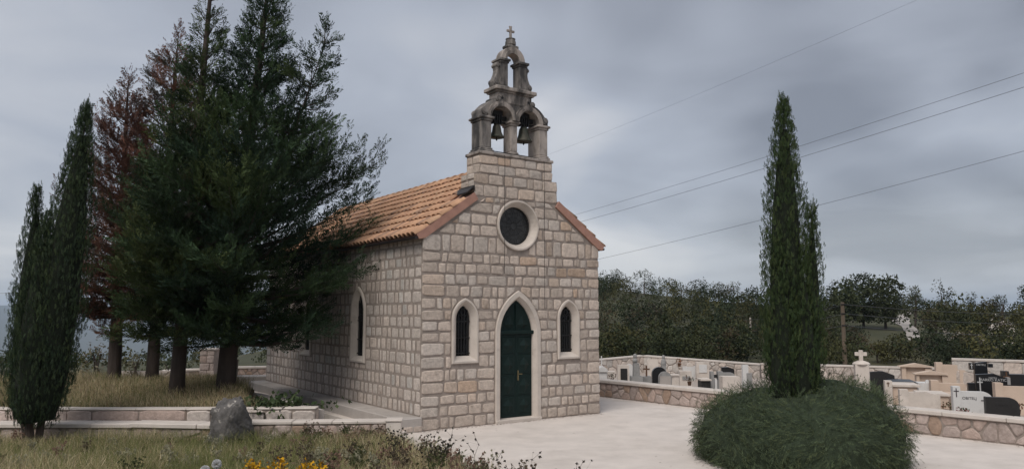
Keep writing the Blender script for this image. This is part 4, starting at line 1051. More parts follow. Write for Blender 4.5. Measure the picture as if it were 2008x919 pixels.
# ------------------------------------------------------------------ cemetery: walls
Lw = 33.0
cw_a = CW0 - D_CW * 7.5
def cem_wall():
    t = dry_wall('cemetery_wall', (cw_a.x, cw_a.y), ((cw_a + D_CW * Lw).x, (cw_a + D_CW * Lw).y), 0.0, .50, .34, 'low crazy-stone wall with smooth coping between plaza and graves', 'wall', coping=(1.0, 1.6), stones='v', n=170, kind='pink', h=(.012, .03), over=.05, cop_h=.085, ends=False)
    return t
cem_wall()
def tall_wall(pts, label, n_per_m, single, base):
    """back wall along points given as (px, py of top, depth)"""
    for k in range(len(pts) - 1):
        A_, B_ = at(*pts[k]), at(*pts[k + 1]); d = Vector((B_.x - A_.x, B_.y - A_.y, 0)); L_ = d.length; d.normalize()
        t = empty('back_wall', (A_.x, A_.y, 0), math.atan2(d.y, d.x)); tag(t, label[k], 'wall', 'stone walls at the back of the cemetery')
        zt0, zt1 = A_.z, B_.z; top = max(zt0, zt1)
        m = MB(); v = [(0, 0, base), (L_, 0, base), (L_, 0, zt1 - .06), (0, 0, zt0 - .06)]; m.add(v + [(x, .35, z) for x, y, z in v], [(0, 1, 2, 3), (4, 5, 6, 7), (0, 1, 5, 4), (1, 2, 6, 5), (2, 3, 7, 6), (3, 0, 4, 7)]); m.build('core', M['mortar'], t, tint=False)
        sl = (zt1 - zt0) / L_; po = [q for q in (inset(clip(c, -sl, 1, zt0 - .06), .012) for c in voronoi(0, L_, base + .3, top - .06, int(n_per_m * L_), 1) ) if len(q) >= 3 and area(q) > .004]
        lay_stones(po, (Vector((0, 0, 0)), Vector((1, 0, 0)), Vector((0, -1, 0))), t, 'cool', single=(lambda q: True) if single else (lambda q: False), h=(.01, .03), round_=.14)
        x = 0
        while x < L_ - .02:
            w = min(1.5, L_ - x); za, zb = zt0 + sl * x, zt0 + sl * (x + w); m = MB()
            v = [(x + .004, -.04, za - .059), (x + w - .004, -.04, zb - .059), (x + w - .004, -.04, zb), (x + .004, -.04, za)]
            m.add(v + [(a, .39, c) for a, b, c in v], [(0, 1, 2, 3), (4, 5, 6, 7), (0, 1, 5, 4), (1, 2, 6, 5), (2, 3, 7, 6), (3, 0, 4, 7)]); m.build('coping_slab', M['coping'], t); x += w
tall_wall([(1120, 709, 35.5), (1262, 696, 37), (1490, 713, 34)], ['pale rubble wall behind the small tombs beside the chapel', 'long pale rubble wall behind the tombs left of the tall cypress'], 9, False, -.75)
tall_wall([(1492, 711, 33), (1872, 722, 27.5)], ['pale rubble wall running behind the cream graves right of the cypress'], 8, False, -.6)
tall_wall([(1866, 702, 25.5), (2090, 709, 24)], ['higher wall of large irregular stones behind the black gravestones'], 4.5, True, -.4)

# ------------------------------------------------------------------ cemetery: graves
YAW = -.30
def outline(w, h, kind):
    if kind == 'round': c = min(.22, w * .3); return [(0, 0), (w, 0), (w, h - c)] + [(w - c + c * math.cos(a), h - c + c * math.sin(a)) for a in np.linspace(0.2, math.pi / 2, 6)] + [(0, h)]
    if kind == 'arch': r = w / 2; return [(0, 0), (w, 0)] + [(r + r * math.cos(a), max(h - r, 0) + min(r, h) * math.sin(a)) for a in np.linspace(0, math.pi, 14)]
    if kind == 'gable': return [(0, 0), (w, 0), (w, h - w * .10), (w / 2, h), (0, h - w * .10)]
    if kind == 'taper': return [(-.02 * w, 0), (w * 1.02, 0), (w * .92, h), (w * .05, h * .96)]
    if kind == 'slantdown': return [(0, 0), (w, 0), (w, h * .88), (w * .55, h), (0, h * .97)]
    if kind == 'column': return [(w * .1, 0), (w * .9, 0), (w * .75, h), (w * .25, h)]
    return [(0, 0), (w, 0), (w, h), (0, h)]
def text_on(t, s, x, y, z, size, mat):
    cu = bpy.data.curves.new('lettering', 'FONT'); cu.body = s; cu.size = size; cu.extrude = .002; cu.align_x = 'CENTER'; cu.materials.append(M[mat])
    tmp = bpy.data.objects.new('tmp', cu); COL.objects.link(tmp); dg = bpy.context.evaluated_depsgraph_get(); me = bpy.data.meshes.new_from_object(tmp.evaluated_get(dg)); bpy.data.objects.remove(tmp)
    o = bpy.data.objects.new('lettering', me); COL.objects.link(o); o.parent = t; o['kind'] = 'stuff'; o.location = (x, y, z); o.rotation_euler = (math.pi / 2, 0, 0)
def cross_mesh(x, y, z, h, w, th, mat, t, dep=.03):
    m = MB(); m.box(x - th / 2, x + th / 2, y - dep, y, z, z + h); m.box(x - w / 2, x - th / 2 - .0005, y - dep * .9, y, z + h * .62, z + h * .62 + th); m.box(x + th / 2 + .0005, x + w / 2, y - dep * .9, y, z + h * .62, z + h * .62 + th); m.build('cross', M[mat], t)
def grave(name, label, cat, depth, pieces, yaw=YAW, group='gravestones in the cemetery'):
    """pieces: (part, x0, x1, ytop, ybase or None, thickness, outline, material, y offset)"""
    x0 = min(p[1] for p in pieces); o = at(x0, 740, depth); gz = float(cem_z(o.x, o.y)) - .02; t = empty(name, (o.x, depth, gz), yaw); tag(t, label, cat, group)
    for nm, a, b, yt, yb, th, kd, mt, dy in pieces:
        xa, xb = (a - x0) * depth / F_PX / math.cos(yaw), (b - x0) * depth / F_PX / math.cos(yaw); za = at(a, yt, depth + dy).z - gz; z0 = -.1 if yb is None else at(a, yb, depth + dy).z - gz
        m = MB(); P_ = outline(xb - xa, za - z0, kd); m.prism([(xa + x, z0 + z) for x, z in P_], dy, dy + th); m.build(nm, M[mt], t)
    t['sx'] = depth / F_PX / math.cos(yaw); del t['sx']
    return t, (lambda px: (px - x0) * depth / F_PX / math.cos(yaw)), (lambda py, dy=0: at(x0, py, depth + dy).z - gz)
g, X, Z = grave('gravestone', 'white marble gravestone with pillar, two dark crosses and a family inscription', 'gravestone', 17.8, [('pillar', 1866, 1878.5, 757, None, .2, 'rect', 'marble', -.04), ('headstone', 1879, 1931, 766, None, .14, 'round', 'marble', 0)])
cross_mesh(X(1871.5), -.041, Z(777), .20, .11, .02, 'ink', g, .006); cross_mesh(X(1918), -.001, Z(800), .30, .16, .024, 'ink', g, .006); text_on(g, 'OBITELJ', X(1893), -.003, Z(781.5), .085, 'ink')
g, X, Z = grave('gravestone', 'charcoal gravestone with one rounded corner just behind the wall', 'gravestone', 16.9, [('headstone', 1930, 1984, 778, None, .16, 'round', 'charcoal', 0)])
text_on(g, 'OBITELJ', X(1957), -.003, Z(795), .06, 'charcoal')
g, X, Z = grave('gravestone', 'large polished black gravestone with pale edge, cross and two lines of lettering', 'gravestone', 20.2, [('headstone', 1911, 1964, 731, None, .14, 'slantdown', 'black', 0), ('side_panel', 1898, 1910, 750, None, .12, 'rect', 'black', .03), ('trim', 1961, 1966, 738, 752, .17, 'rect', 'grey', -.01)])
cross_mesh(X(1917), -.001, Z(766), .36, .13, .03, 'inscription', g, .008); text_on(g, 'OBITELJ', X(1938), -.003, Z(740.5), .055, 'inscription'); text_on(g, 'MARKO KATIC', X(1938), -.003, Z(745.5), .095, 'inscription')
g, X, Z = grave('gravestone', 'small black gravestone with tapering sides against the high stone wall', 'gravestone', 24.2, [('headstone', 1910, 1933, 708, None, .15, 'taper', 'black', 0), ('wing', 1903, 1909.5, 711, 724, .15, 'rect', 'black', 0), ('wing', 1933.5, 1941, 712, 719, .15, 'rect', 'black', .02)])
text_on(g, 'OBITELJ', X(1921), -.003, Z(715.5), .075, 'inscription'); cross_mesh(X(1906), -.001, Z(722), .16, .07, .025, 'inscription', g, .008)
g, X, Z = grave('gravestone', 'wide black tomb with brown cross at the right edge', 'gravestone', 22.3, [('slab', 1978, 2050, 733, None, .3, 'rect', 'black', .05), ('headstone', 1966, 1977, 727, None, .2, 'rect', 'charcoal', 0)])
cross_mesh(X(1972), -.001, Z(757), .42, .17, .035, 'rust', g, .03)
grave('gravestone', 'smooth pinkish gravestone with a square pillar below the wide black tomb', 'gravestone', 19.2, [('pillar', 1949, 1962, 750, None, .24, 'rect', 'cream', -.05), ('headstone', 1962.3, 2060, 756, None, .15, 'rect', 'cream', 0)])
grave('gravestone', 'cream tomb with low pediment against the back wall', 'gravestone', 27.0, [('pillar', 1768, 1775, 719, None, .3, 'rect', 'cream', -.05), ('back_panel', 1775.3, 1806, 719, None, .15, 'rect', 'cream', .05), ('pillar', 1806.3, 1818, 720, None, .3, 'rect', 'cream', -.05), ('pediment', 1763, 1822, 711.5, 718.8, .42, 'gable', 'cream', -.1)])
grave('gravestone', 'cream tomb with heavy lintel in front of the pediment tomb', 'gravestone', 24.0, [('pillar', 1796, 1801, 734, None, .28, 'rect', 'cream', -.05), ('back_panel', 1801.3, 1838, 734, None, .14, 'rect', 'cream', .05), ('pillar', 1838.3, 1848, 735, None, .28, 'rect', 'cream', -.05), ('lintel', 1793, 1850, 726, 733.8, .4, 'gable', 'cream', -.1)])
grave('gravestone', 'tall smooth cream gravestone with pillar beside the higher wall', 'gravestone', 25.6, [('pillar', 1836, 1847, 710, None, .25, 'rect', 'cream', -.05), ('headstone', 1847.3, 1874, 714, None, .15, 'rect', 'cream', 0), ('side_block', 1874.4, 1908, 724, None, .22, 'rect', 'cream', -.04)])
grave('gravestone', 'brownish cream gravestone with pillar in the middle row', 'gravestone', 21.3, [('pillar', 1824, 1837, 745, None, .25, 'rect', 'cream', -.05), ('headstone', 1837.3, 1880, 750, None, .16, 'rect', 'cream', 0), ('ledger', 1836, 1884, 776, None, 1.2, 'rect', 'cream', -1.4)])
grave('gravestone', 'pale worn gravestone with pillar directly behind the wall by the mound', 'gravestone', 18.6, [('pillar', 1762, 1776.5, 763, None, .22, 'rect', 'pale', -.04), ('headstone', 1777, 1829, 766, None, .15, 'slantdown', 'pale', 0)])
grave('gravestone', 'dark slate gravestone with sloping top behind the mound', 'gravestone', 23.4, [('headstone', 1706, 1747, 727, None, .2, 'slantdown', 'charcoal', 0), ('edge', 1704, 1705.8, 729, None, .2, 'rect', 'grey', 0), ('ledger', 1728, 1768, 747, None, 1.0, 'rect', 'black', -1.3)])
g, X, Z = grave('gravestone', 'slim cream pillar stone with small dark cross beside the mound', 'gravestone', 20.6, [('pillar', 1735, 1747, 746, None, .25, 'rect', 'pale', 0), ('ledger', 1748, 1795, 753, 757, .9, 'rect', 'pale', .1), ('plinth', 1749, 1790, 757.5, None, .8, 'rect', 'cream', .15)])
cross_mesh(X(1740), -.001, Z(757), .12, .07, .02, 'rust', g, .01)
grave('gravestone', 'white box tomb with a round lantern in front of the lintel tomb', 'gravestone', 21.6, [('box', 1800, 1820, 750, None, .5, 'rect', 'marble', 0), ('lantern', 1814, 1822, 744, 749.8, .12, 'arch', 'marble', .1)])
grave('gravestone', 'low white ledger grave in front of the cream tombs', 'gravestone', 19.6, [('slab', 1800, 1848, 771, 775, .9, 'rect', 'pale', -.2), ('frame', 1803, 1846, 775.3, None, .8, 'rect', 'cream', -.15)])
t = at(1690, 740, 22.6); gz = float(cem_z(t.x, t.y)); cr = empty('cross_pillar', (t.x, t.y, gz), YAW); tag(cr, 'pale pillar with domed cap and thick stone cross behind the mound', 'cross')
zt = at(1690, 714, 22.6).z - gz; zc = at(1690, 686, 22.6).z - gz
m = MB(); m.box(-.19, .19, -.19, .19, -.2, zt, .015); m.build('pillar', M['pale'], cr)
m = MB(); m.lathe([(.245, 0), (.245, .03), (.20, .07), (.12, .10), (.08, .115)], 16, (0, 0, zt)); m.build('cap', M['pale'], cr, smooth=False)
hc = zc - zt - .10; m = MB(); m.box(-.055, .055, -.05, .05, zt + .10, zt + .10 + hc, .01); m.box(-.165, -.056, -.05, .05, zt + .10 + hc * .48, zt + .10 + hc * .82, .01); m.box(.056, .165, -.05, .05, zt + .10 + hc * .48, zt + .10 + hc * .82, .01); m.build('cross', M['pale'], cr)
# the older graves beside the chapel
LG = 'old graves beside the chapel'
g, X, Z = grave('tomb', 'small white domed tomb with a thin cross at the chapel corner', 'tomb', 26, [('body', 1174, 1190, 729, None, .5, 'rect', 'marble', 0), ('dome', 1172, 1192, 719, 728.8, .6, 'arch', 'marble', -.05)], 0, LG)
cross_mesh(X(1181), .2, Z(719), .36, .14, .035, 'marble', g, .04)
grave('tomb', 'plain white block tomb beside the domed one', 'tomb', 26.6, [('body', 1192, 1207, 728, None, .4, 'rect', 'pale', 0)], 0, LG)
grave('tomb', 'pale framed niche with a dark square panel', 'tomb', 28, [('frame', 1212, 1234, 715, None, .2, 'rect', 'pale', .03), ('panel', 1217, 1230, 722, None, .03, 'rect', 'charcoal', -.005)], 0, LG)
grave('tomb', 'leaning white slab right of the framed niche', 'tomb', 28.6, [('slab', 1230, 1244, 713, None, .12, 'slantdown', 'marble', 0)], 0, LG)
g, X, Z = grave('tomb', 'tall grey tapering column topped by a stone cross', 'tomb', 25.4, [('column', 1239, 1259, 712, None, .3, 'column', 'grey', 0), ('foot', 1238, 1260, 738, None, .4, 'rect', 'grey', -.05)], 0, LG)
m = MB(); m.lathe([(.05, 0), (.085, .05), (.09, .1), (.05, .16), (.065, .22), (.06, .28), (.02, .31)], 10, (X(1247), .15, Z(712))); m.build('finial', M['grey'], g)
g, X, Z = grave('tomb', 'rusty brown iron cross on a grey stone foot', 'tomb', 26.2, [('foot', 1262, 1278, 737, None, .3, 'taper', 'grey', 0)], 0, LG); cross_mesh(X(1269), .15, Z(738), .36, .22, .05, 'rust', g, .05)
grave('tomb', 'pale square panel fixed high on the back wall', 'tomb', 33.5, [('panel', 1270, 1291, 704, None, .1, 'rect', 'pale', 0)], 0, LG)
grave('tomb', 'black rounded gravestone like a half disc', 'tomb', 27, [('disc', 1279, 1307, 719, None, .16, 'arch', 'black', 0)], 0, LG)
grave('tomb', 'grey rounded gravestone overlapping the black half disc', 'tomb', 25, [('headstone', 1292, 1317, 728, None, .14, 'arch', 'grey', 0), ('plaque', 1294, 1315, 737, None, .02, 'rect', 'concrete', -.03)], 0, LG)
g, X, Z = grave('tomb', 'grey stone statue on a pedestal beside a cross near the back wall', 'tomb', 30, [('pedestal', 1296, 1310, 717, None, .3, 'column', 'grey', 0)], 0, LG)
m = MB(); m.lathe([(.10, 0), (.11, .1), (.08, .22), (.05, .27), (.065, .33), (.05, .4), (.01, .42)], 10, (X(1303), .15, Z(717))); m.build('figure', M['grey'], g)
grave('tomb', 'white gravestone with a darker window-like recess', 'tomb', 27, [('body', 1333, 1356, 727, None, .3, 'rect', 'pale', 0), ('recess', 1338, 1353, 737, 744, .02, 'rect', 'grey', -.025)], 0, LG)
grave('tomb', 'wide white memorial panel standing against the rubble wall', 'tomb', 31, [('panel', 1366, 1391, 709, None, .2, 'rect', 'pale', 0), ('inscribed_panel', 1371, 1386, 714, 730, .02, 'rect', 'marble', -.025)], 0, LG)
grave('tomb', 'white headstone left of the wide memorial panel', 'tomb', 31.5, [('headstone', 1340, 1365, 718, None, .15, 'rect', 'marble', 0), ('crest', 1348, 1360, 711, 717.8, .15, 'arch', 'pale', 0)], 0, LG)
grave('tomb', 'low pale ledger tomb with a dark end', 'tomb', 25, [('slab', 1374, 1395, 743, 746, .6, 'rect', 'pale', 0), ('body', 1376, 1393, 746.3, None, .5, 'rect', 'charcoal', .05)], 0, LG)
grave('tomb', 'pair of grey square posts with a dark bar between', 'tomb', 25.4, [('post', 1394, 1400, 728, None, .2, 'rect', 'grey', 0), ('post', 1408, 1418, 728, None, .22, 'rect', 'grey', 0), ('bar', 1400.3, 1407.7, 734, 740, .1, 'rect', 'charcoal', .05), ('urn', 1401.5, 1406.5, 742, None, .12, 'arch', 'marble', .02)], 0, LG)
grave('tomb', 'black slab gravestone high at the back wall by the cypress', 'tomb', 30.5, [('headstone', 1416, 1440, 719, None, .18, 'slantdown', 'black', 0)], 0, LG)
grave('tomb', 'grey headstone with rounded corner below the black slab', 'tomb', 26.5, [('headstone', 1417, 1441, 730, None, .15, 'round', 'grey', 0)], 0, LG)
grave('tomb', 'cream block tomb closest to the mound on the chapel side', 'tomb', 23.8, [('body', 1417, 1450, 738, None, .4, 'rect', 'pale', 0)], 0, LG)
grave('tomb', 'tall white slab with grey inset beside the cypress', 'tomb', 27.4, [('headstone', 1457, 1468, 715, None, .15, 'rect', 'marble', 0), ('inset', 1464, 1474, 731, None, .12, 'rect', 'grey', -.05)], 0, LG)
grave('tomb', 'small pale stump gravestone in the middle of the old graves', 'tomb', 26, [('body', 1317, 1331, 737, None, .3, 'rect', 'pale', 0), ('cap', 1315, 1333, 734, 736.8, .36, 'rect', 'coping', -.03)], 0, LG)
def pot(px, py, depth, label, col):
    o = at(px, py, depth); t = empty('grave_flowers', o, 0); tag(t, label, 'flowers', 'flowers on the graves')
    m = MB(); m.lathe([(.05, 0), (.07, .12), (.075, .13)], 9, (0, 0, -.12)); m.build('vase', M['rust'], t)
    r = random.Random(px); T = []
    for k in range(50):
        c = Vector((r.gauss(0, .07), r.gauss(0, .07), r.uniform(.02, .16))); d = Vector((r.gauss(0, 1), r.gauss(0, 1), r.gauss(.4, 1))).normalized(); q = d.cross(Vector((.3, .5, .8))).normalized(); T.append((c, c + d * .06 + q * .02, c + d * .06 - q * .02))
    T = np.array([[tuple(p) for p in x] for x in T], np.float32); C_ = np.array([col if r.random() < .6 else (.05, .07, .03) for _ in range(50)]); link('blooms', mesh_tris('blooms', T, M['petal'], C_), t)['kind'] = 'stuff'
pot(1855, 803, 18.4, 'brownish dried flowers behind the wall left of the white gravestone', (.20, .09, .05)); pot(1890, 814, 17.3, 'reddish flowers at the foot of the white gravestone', (.28, .07, .06)); pot(1995, 803, 17.6, 'rusty flowers right of the charcoal gravestone', (.22, .08, .04)); pot(1332, 712, 30, 'orange flowers hanging near the back wall', (.30, .10, .03))
pot(1200, 742, 26, 'dark flowers beside the white block tomb', (.10, .05, .04)); pot(1352, 748, 25, 'brown flowers before the recessed gravestone', (.14, .07, .05))

# ------------------------------------------------------------------ poles and wires
pl = at(1657, 712, 41); pz = float(ground_z(pl.x, pl.y)); pole = empty('utility_pole', (pl.x, pl.y, pz)); tag(pole, 'brown wooden utility pole beyond the cemetery right of the cypress', 'pole')
ptop = at(1655, 592, 41).z - pz
m = MB(); m.tube([(0, 0, -.4), (0, 0, ptop)], [.13, .10], 8); m.build('shaft', M['pole'], pole)
for dz in (.12, .62, 1.25): m = MB(); m.tube([(-.12, -.1, ptop - dz), (.12, -.1, ptop - dz)], .035, 6); m.build('insulator', M['iron'], pole)
p2 = at(1474, 712, 58); p2z = float(ground_z(p2.x, p2.y)); pole2 = empty('utility_pole', (p2.x, p2.y, p2z)); tag(pole2, 'thin pale utility pole at the edge of the wood left of the cypress', 'pole')
p2t = at(1472, 622, 58).z - p2z; m = MB(); m.tube([(0, 0, -.4), (0, 0, p2t)], [.10, .07], 8); m.build('shaft', M['timber'], pole2)
def wire(a, b, sag, r, label, group):
    a, b = Vector(a), Vector(b); n = 24; m = MB(); m.tube([a.lerp(b, k / n) - Vector((0, 0, sag * 4 * (k / n) * (1 - k / n))) for k in range(n + 1)], r, 4, False)
    o = m.build('wire', M['wire'], None, tint=False); tag(o, label, 'wire', group)
for k, dz in enumerate((.12, .62, 1.25)):
    A_ = Vector((pl.x, pl.y - .1, pz + ptop - dz)); B_ = Vector((p2.x, p2.y, p2z + p2t - .05 - dz * .75))
    nm = ('upper', 'middle', 'lower')[k]
    wire(A_, B_, .25, .012, nm + ' thin wire from the brown pole towards the cypress', 'thin wires of the pole line'); wire(B_, at(1100, (654, 668, 678)[k], 82), .3, .016, nm + ' thin wire crossing the wood beside the chapel', 'thin wires of the pole line')
    wire(A_, at(2150, (612, 632, 655)[k], 60), .3, .012, nm + ' thin wire running right from the brown pole', 'thin wires of the pole line')
PW = 'power lines crossing the sky'
for a, b, lb, r in (((2250, 43, 24), (1000, 451, 62), 'uppermost of the close pair of power lines in the sky', .009), ((2250, 74, 24), (1000, 466, 62), 'lower of the close pair of power lines in the sky', .010), ((2250, 212, 25), (1000, 540, 62), 'lowest power line in the sky, nearest the roof edge', .009), ((2050, -128, 26), (1000, 327, 70), 'faint thin power line at the top of the sky', .005)):
    A_, B_ = at(*a), at(*b); d = B_ - A_; wire(A_ - d * .25, B_ + d * .15, .55, r, lb, PW)
wire(at(-60, 577, 70), at(330, 548, 70), .2, .012, 'short wire in the sky left of the double-tipped cypress', PW)

# ------------------------------------------------------------------ the wooded hillside
def hit(px, py, r0=38, r1=400):
    a, b = at(px, py, r0), at(px, py, r1); n = 900
    for k in range(n):
        p = a.lerp(b, (k / n) ** 2)
        if p.z <= float(ground_z(p.x, p.y)): return p
    return b
def track():
    left_ = [(1782, 668), (1768, 640), (1748, 629), (1762, 619), (1781, 611.5)]; right_ = [(1806, 668), (1801, 648), (1785, 634), (1783, 621), (1791, 611.5)]
    v = []; n = 8
    def interp(P_, t): k = min(int(t * (len(P_) - 1)), len(P_) - 2); f = t * (len(P_) - 1) - k; return tuple(P_[k][i] + (P_[k + 1][i] - P_[k][i]) * f for i in (0, 1))
    for k in range(n * 2 + 1):
        t = k / (n * 2)
        for P_ in (left_, right_):
            p = hit(*interp(P_, t)); v.append((p.x, p.y, p.z + .06))
    f = [(2 * k, 2 * k + 1, 2 * k + 3, 2 * k + 2) for k in range(n * 2)]
    tag(link('track', mesh_pd('track', v, f, M['track'])), kind='structure')
WOOD = [(0.0370, 0.0444, 0.0200), (0.0474, 0.0533, 0.0237), (0.0266, 0.0363, 0.0185), (0.0592, 0.0607, 0.0266), (0.0740, 0.0710, 0.0281), (0.0340, 0.0407, 0.0237), (0.0666, 0.0533, 0.0311), (0.0562, 0.0488, 0.0355)]
def crown_pts(rg, h, r, nclump, bare=0.0):
    """clump centres of an irregular broadleaf crown standing at the origin"""
    nb = int(rg.integers(5, 9)); C_ = []
    for k in range(nb): a = rg.uniform(0, 6.283); q = r * rg.uniform(.15, .62); C_.append((q * math.cos(a), q * math.sin(a), h * rg.uniform(.26, .80), r * rg.uniform(.38, .62)))
    C_.append((0, 0, h * .78, r * .5)); out = []
    for k in range(nclump):
        c = C_[int(rg.integers(0, len(C_)))]; d = rg.normal(0, 1, 3); d /= np.linalg.norm(d); q = c[3] * rg.uniform(.55, 1.05); p = np.array(c[:3]) + d * q * np.array([1, 1, .85])
        if p[2] < h * .12: p[2] = h * rg.uniform(.12, .3)
        out.append(p)
    return np.array(out)
def wood_mass(name, spots, label, seed, ncl, leafscale=1.0):
    global rng
    rg = np.random.default_rng(seed); rng = rg; P_, D_, S_, C_ = [], [], [], []; tr = MB()
    for x, y, h, r, ci in spots:
        z = float(ground_z(x, y)); pts = crown_pts(rg, h, r, ncl); col = np.array(WOOD[ci]) * rg.uniform(.75, 1.25)
        P_.append(pts + np.array([x, y, z])); n = len(pts); D_.append(rg.normal(0, 1, (n, 3))); S_.append(rg.uniform(.6, 1.2, n) * .30 * r ** .7 * leafscale); C_.append(col[None] * rg.uniform(.82, 1.18, (n, 1)))
        tr.tube([(x, y, z - .3), (x, y, z + h * .6)], [.09, .04], 4, False)
    T, Cc = scatter(SP_LEAF2, np.concatenate(P_), np.concatenate(D_), np.concatenate(S_), np.concatenate(C_), 2.0, .06)
    o = link(name, mesh_tris(name, T, M['leaf'], Cc)); tag(o, label, 'wood', kind='stuff'); return o
SP_LEAF2 = [leaf_tpl(3, 90 + s, w=.5, l=.85) for s in range(6)]
track()
def hidden_by_track(x, y, h):
    r = math.hypot(x, y); px = 1004 + F_PX * x / (y * math.cos(PITCH)); return 1686 < px < 1812 and 40 < r < 120
rg = np.random.default_rng(77); spots = []
for k in range(585):
    ph = rg.uniform(-.03, .70); r = 1 / rg.uniform(1 / 215, 1 / 44); x, y = r * math.sin(ph), r * math.cos(ph); h = rg.uniform(2.4, 4.4) * (1 if r > 60 else .7) * (1 + .4 * float(wav(x, y, 9)))
    if hidden_by_track(x, y, h): continue
    if ph > .5 and r > 70: h *= .75
    spots.append((x, y, h, h * rg.uniform(.38, .55), int(rg.choice(8, p=[.2, .18, .2, .14, .06, .1, .07, .05]))))
wood_mass('woodland', spots, 'dense mixed wood covering the hillside behind the cemetery', 78, 150, .64)
spots = []
for k in range(150):
    ph = rg.uniform(-.62, -.12); r = rg.uniform(48, 190); h = rg.uniform(.9, 2.0); spots.append((r * math.sin(ph), r * math.cos(ph), h, h * rg.uniform(.6, .9), int(rg.choice([0, 1, 3, 4, 2]))))
wood_mass('scrub', spots, 'low green scrub on the slope beyond the conifer trunks', 79, 40)
def broadleaf(name, px, pytop, depth, wpx, label, ci, ncl, seed, group='trees standing out on the hillside', wisp=0, cols=WOOD, sz=.185):
    global rng
    rg = np.random.default_rng(seed); rng = rg; o = at(px, pytop, depth); gz = float(ground_z(o.x, o.y)); h = max(o.z - gz, 1.3 if depth < 60 else 3.0); r = wpx / 2 * depth / F_PX
    t = empty(name, (o.x, o.y, gz)); tag(t, label, 'tree', group)
    pts = crown_pts(rg, h, r, ncl)
    if wisp: pts = pts[rg.random(len(pts)) < .55]; pts[:, 2] += rg.uniform(0, .15, len(pts)) * h * .3
    n = len(pts); zmax = pts[:, 2].max(); pts[:, 2] *= h / zmax
    col = np.array(cols[ci]); T, Cc = scatter(SP_LEAF2, pts, rg.normal(0, 1, (n, 3)), rg.uniform(.6, 1.2, n) * sz * r ** .6, col[None] * rg.uniform(.7, 1.3, (n, 1)), 2.0)
    link('crown', mesh_tris('crown', T, M['leaf'], Cc), t)
    m = MB(); m.tube([(0, 0, -.3), (rg.normal(0, .1), 0, h * .4), (rg.normal(0, .2), 0, h * .8)], [.05 * h ** .6, .035 * h ** .6, .015], 6)
    for k in range(5):
        p = pts[int(rg.integers(0, n))]; m.tube([(0, 0, h * rg.uniform(.25, .5)), tuple(p * .6 + np.array([0, 0, h * .18])), tuple(p)], [.03, .02, .008], 4, False)
    m.build('trunk', M['bark'], t)
for k, a in enumerate([(1646, 548, 74, 100, 'dark oak at the left end of the tree clump beyond the pole', 2, 800), (1688, 534, 78, 120, 'tallest dark oak of the clump beyond the pole', 2, 1100), (1732, 538, 76, 120, 'dark oak at the right end of the clump above the track', 0, 1100),
        (1790, 560, 82, 60, 'mid green tree above the bend of the track', 1, 300), (1845, 546, 70, 58, 'airy tree with open crown on the skyline', 5, 260, 1), (1903, 572, 88, 40, 'round dark tree on the skyline right of the airy tree', 2, 240), (1965, 578, 95, 34, 'small dark flat-topped tree on the skyline near the right edge', 2, 200), (2010, 556, 60, 60, 'dark tree cut by the right edge of the picture', 2, 300),
        (1832, 588, 62, 70, 'dark green bushy tree right of the track', 2, 420), (1765, 655, 50, 100, 'bright green bush below the track', 3, 420), (1830, 640, 52, 70, 'deep green bush beside the pale rocks', 0, 360), (1720, 668, 50, 70, 'pale green bush near the foot of the brown pole', 4, 320), (1625, 655, 50, 70, 'green bush between cypress and brown pole', 1, 320),
        (1895, 650, 52, 90, 'olive brown bush above the higher cemetery wall', 6, 380), (1955, 640, 56, 80, 'olive green bush at the right end of the slope', 1, 360), (2000, 665, 46, 70, 'green bush behind the high wall at the right edge', 3, 300),
        (1290, 660, 56, 90, 'yellow-green bush right behind the old graves', 3, 380), (1225, 668, 54, 70, 'dark bush behind the wall beside the chapel', 0, 320), (1360, 668, 54, 80, 'olive bush behind the long rubble wall', 4, 340), (1430, 650, 56, 80, 'brownish bare-looking bush left of the cypress', 7, 260, 1), (1205, 603, 120, 50, 'yellowish tree in the wood close to the chapel', 4, 260), (1262, 527, 150, 46, 'round tree on the crest of the wood', 0, 260), (1196, 536, 150, 50, 'tree on the crest close to the chapel wall', 2, 260)]):
    broadleaf('bush' if 'bush' in a[4] else 'broadleaf_tree', *a[:7], 300 + k, wisp=a[7] if len(a) > 7 else 0)
# dry shrubs behind the outermost trunks
DRY = [(.16, .14, .10), (.13, .12, .075), (.19, .17, .12)]
for k, (px, yt, d, w, lb) in enumerate(((192, 672, 25.5, 70, 'grey dry shrub left of the brown conifer trunks'), (262, 690, 27, 50, 'thin dry shrub between the two brown conifer trunks'), (340, 700, 30, 60, 'low green shrub behind the middle trunks'))):
    broadleaf('dry_shrub' if k < 2 else 'shrub', px, yt, d, w, lb, k % 3, 170, 400 + k, 'shrubs beyond the conifer trunks', wisp=1, cols=DRY if k < 2 else WOOD, sz=.16)
# pale rocks showing on the slope
mrk = MB()
rg = np.random.default_rng(5)
for k in range(34):
    p = hit(rg.uniform(1850, 1990), rg.uniform(625, 690), 40); bm = blob(rg.uniform(.25, .8), rg.uniform(.3, .6), rg.uniform(.25, .7), k, .2, 2); mrk.add([v.co + p + Vector((0, 0, .5)) for v in bm.verts], [[v.index for v in f.verts] for f in bm.faces]); bm.free()
tag(mrk.build('hillside_rocks', M['coping']), 'pale limestone rocks scattered on the slope', 'rocks', kind='stuff')

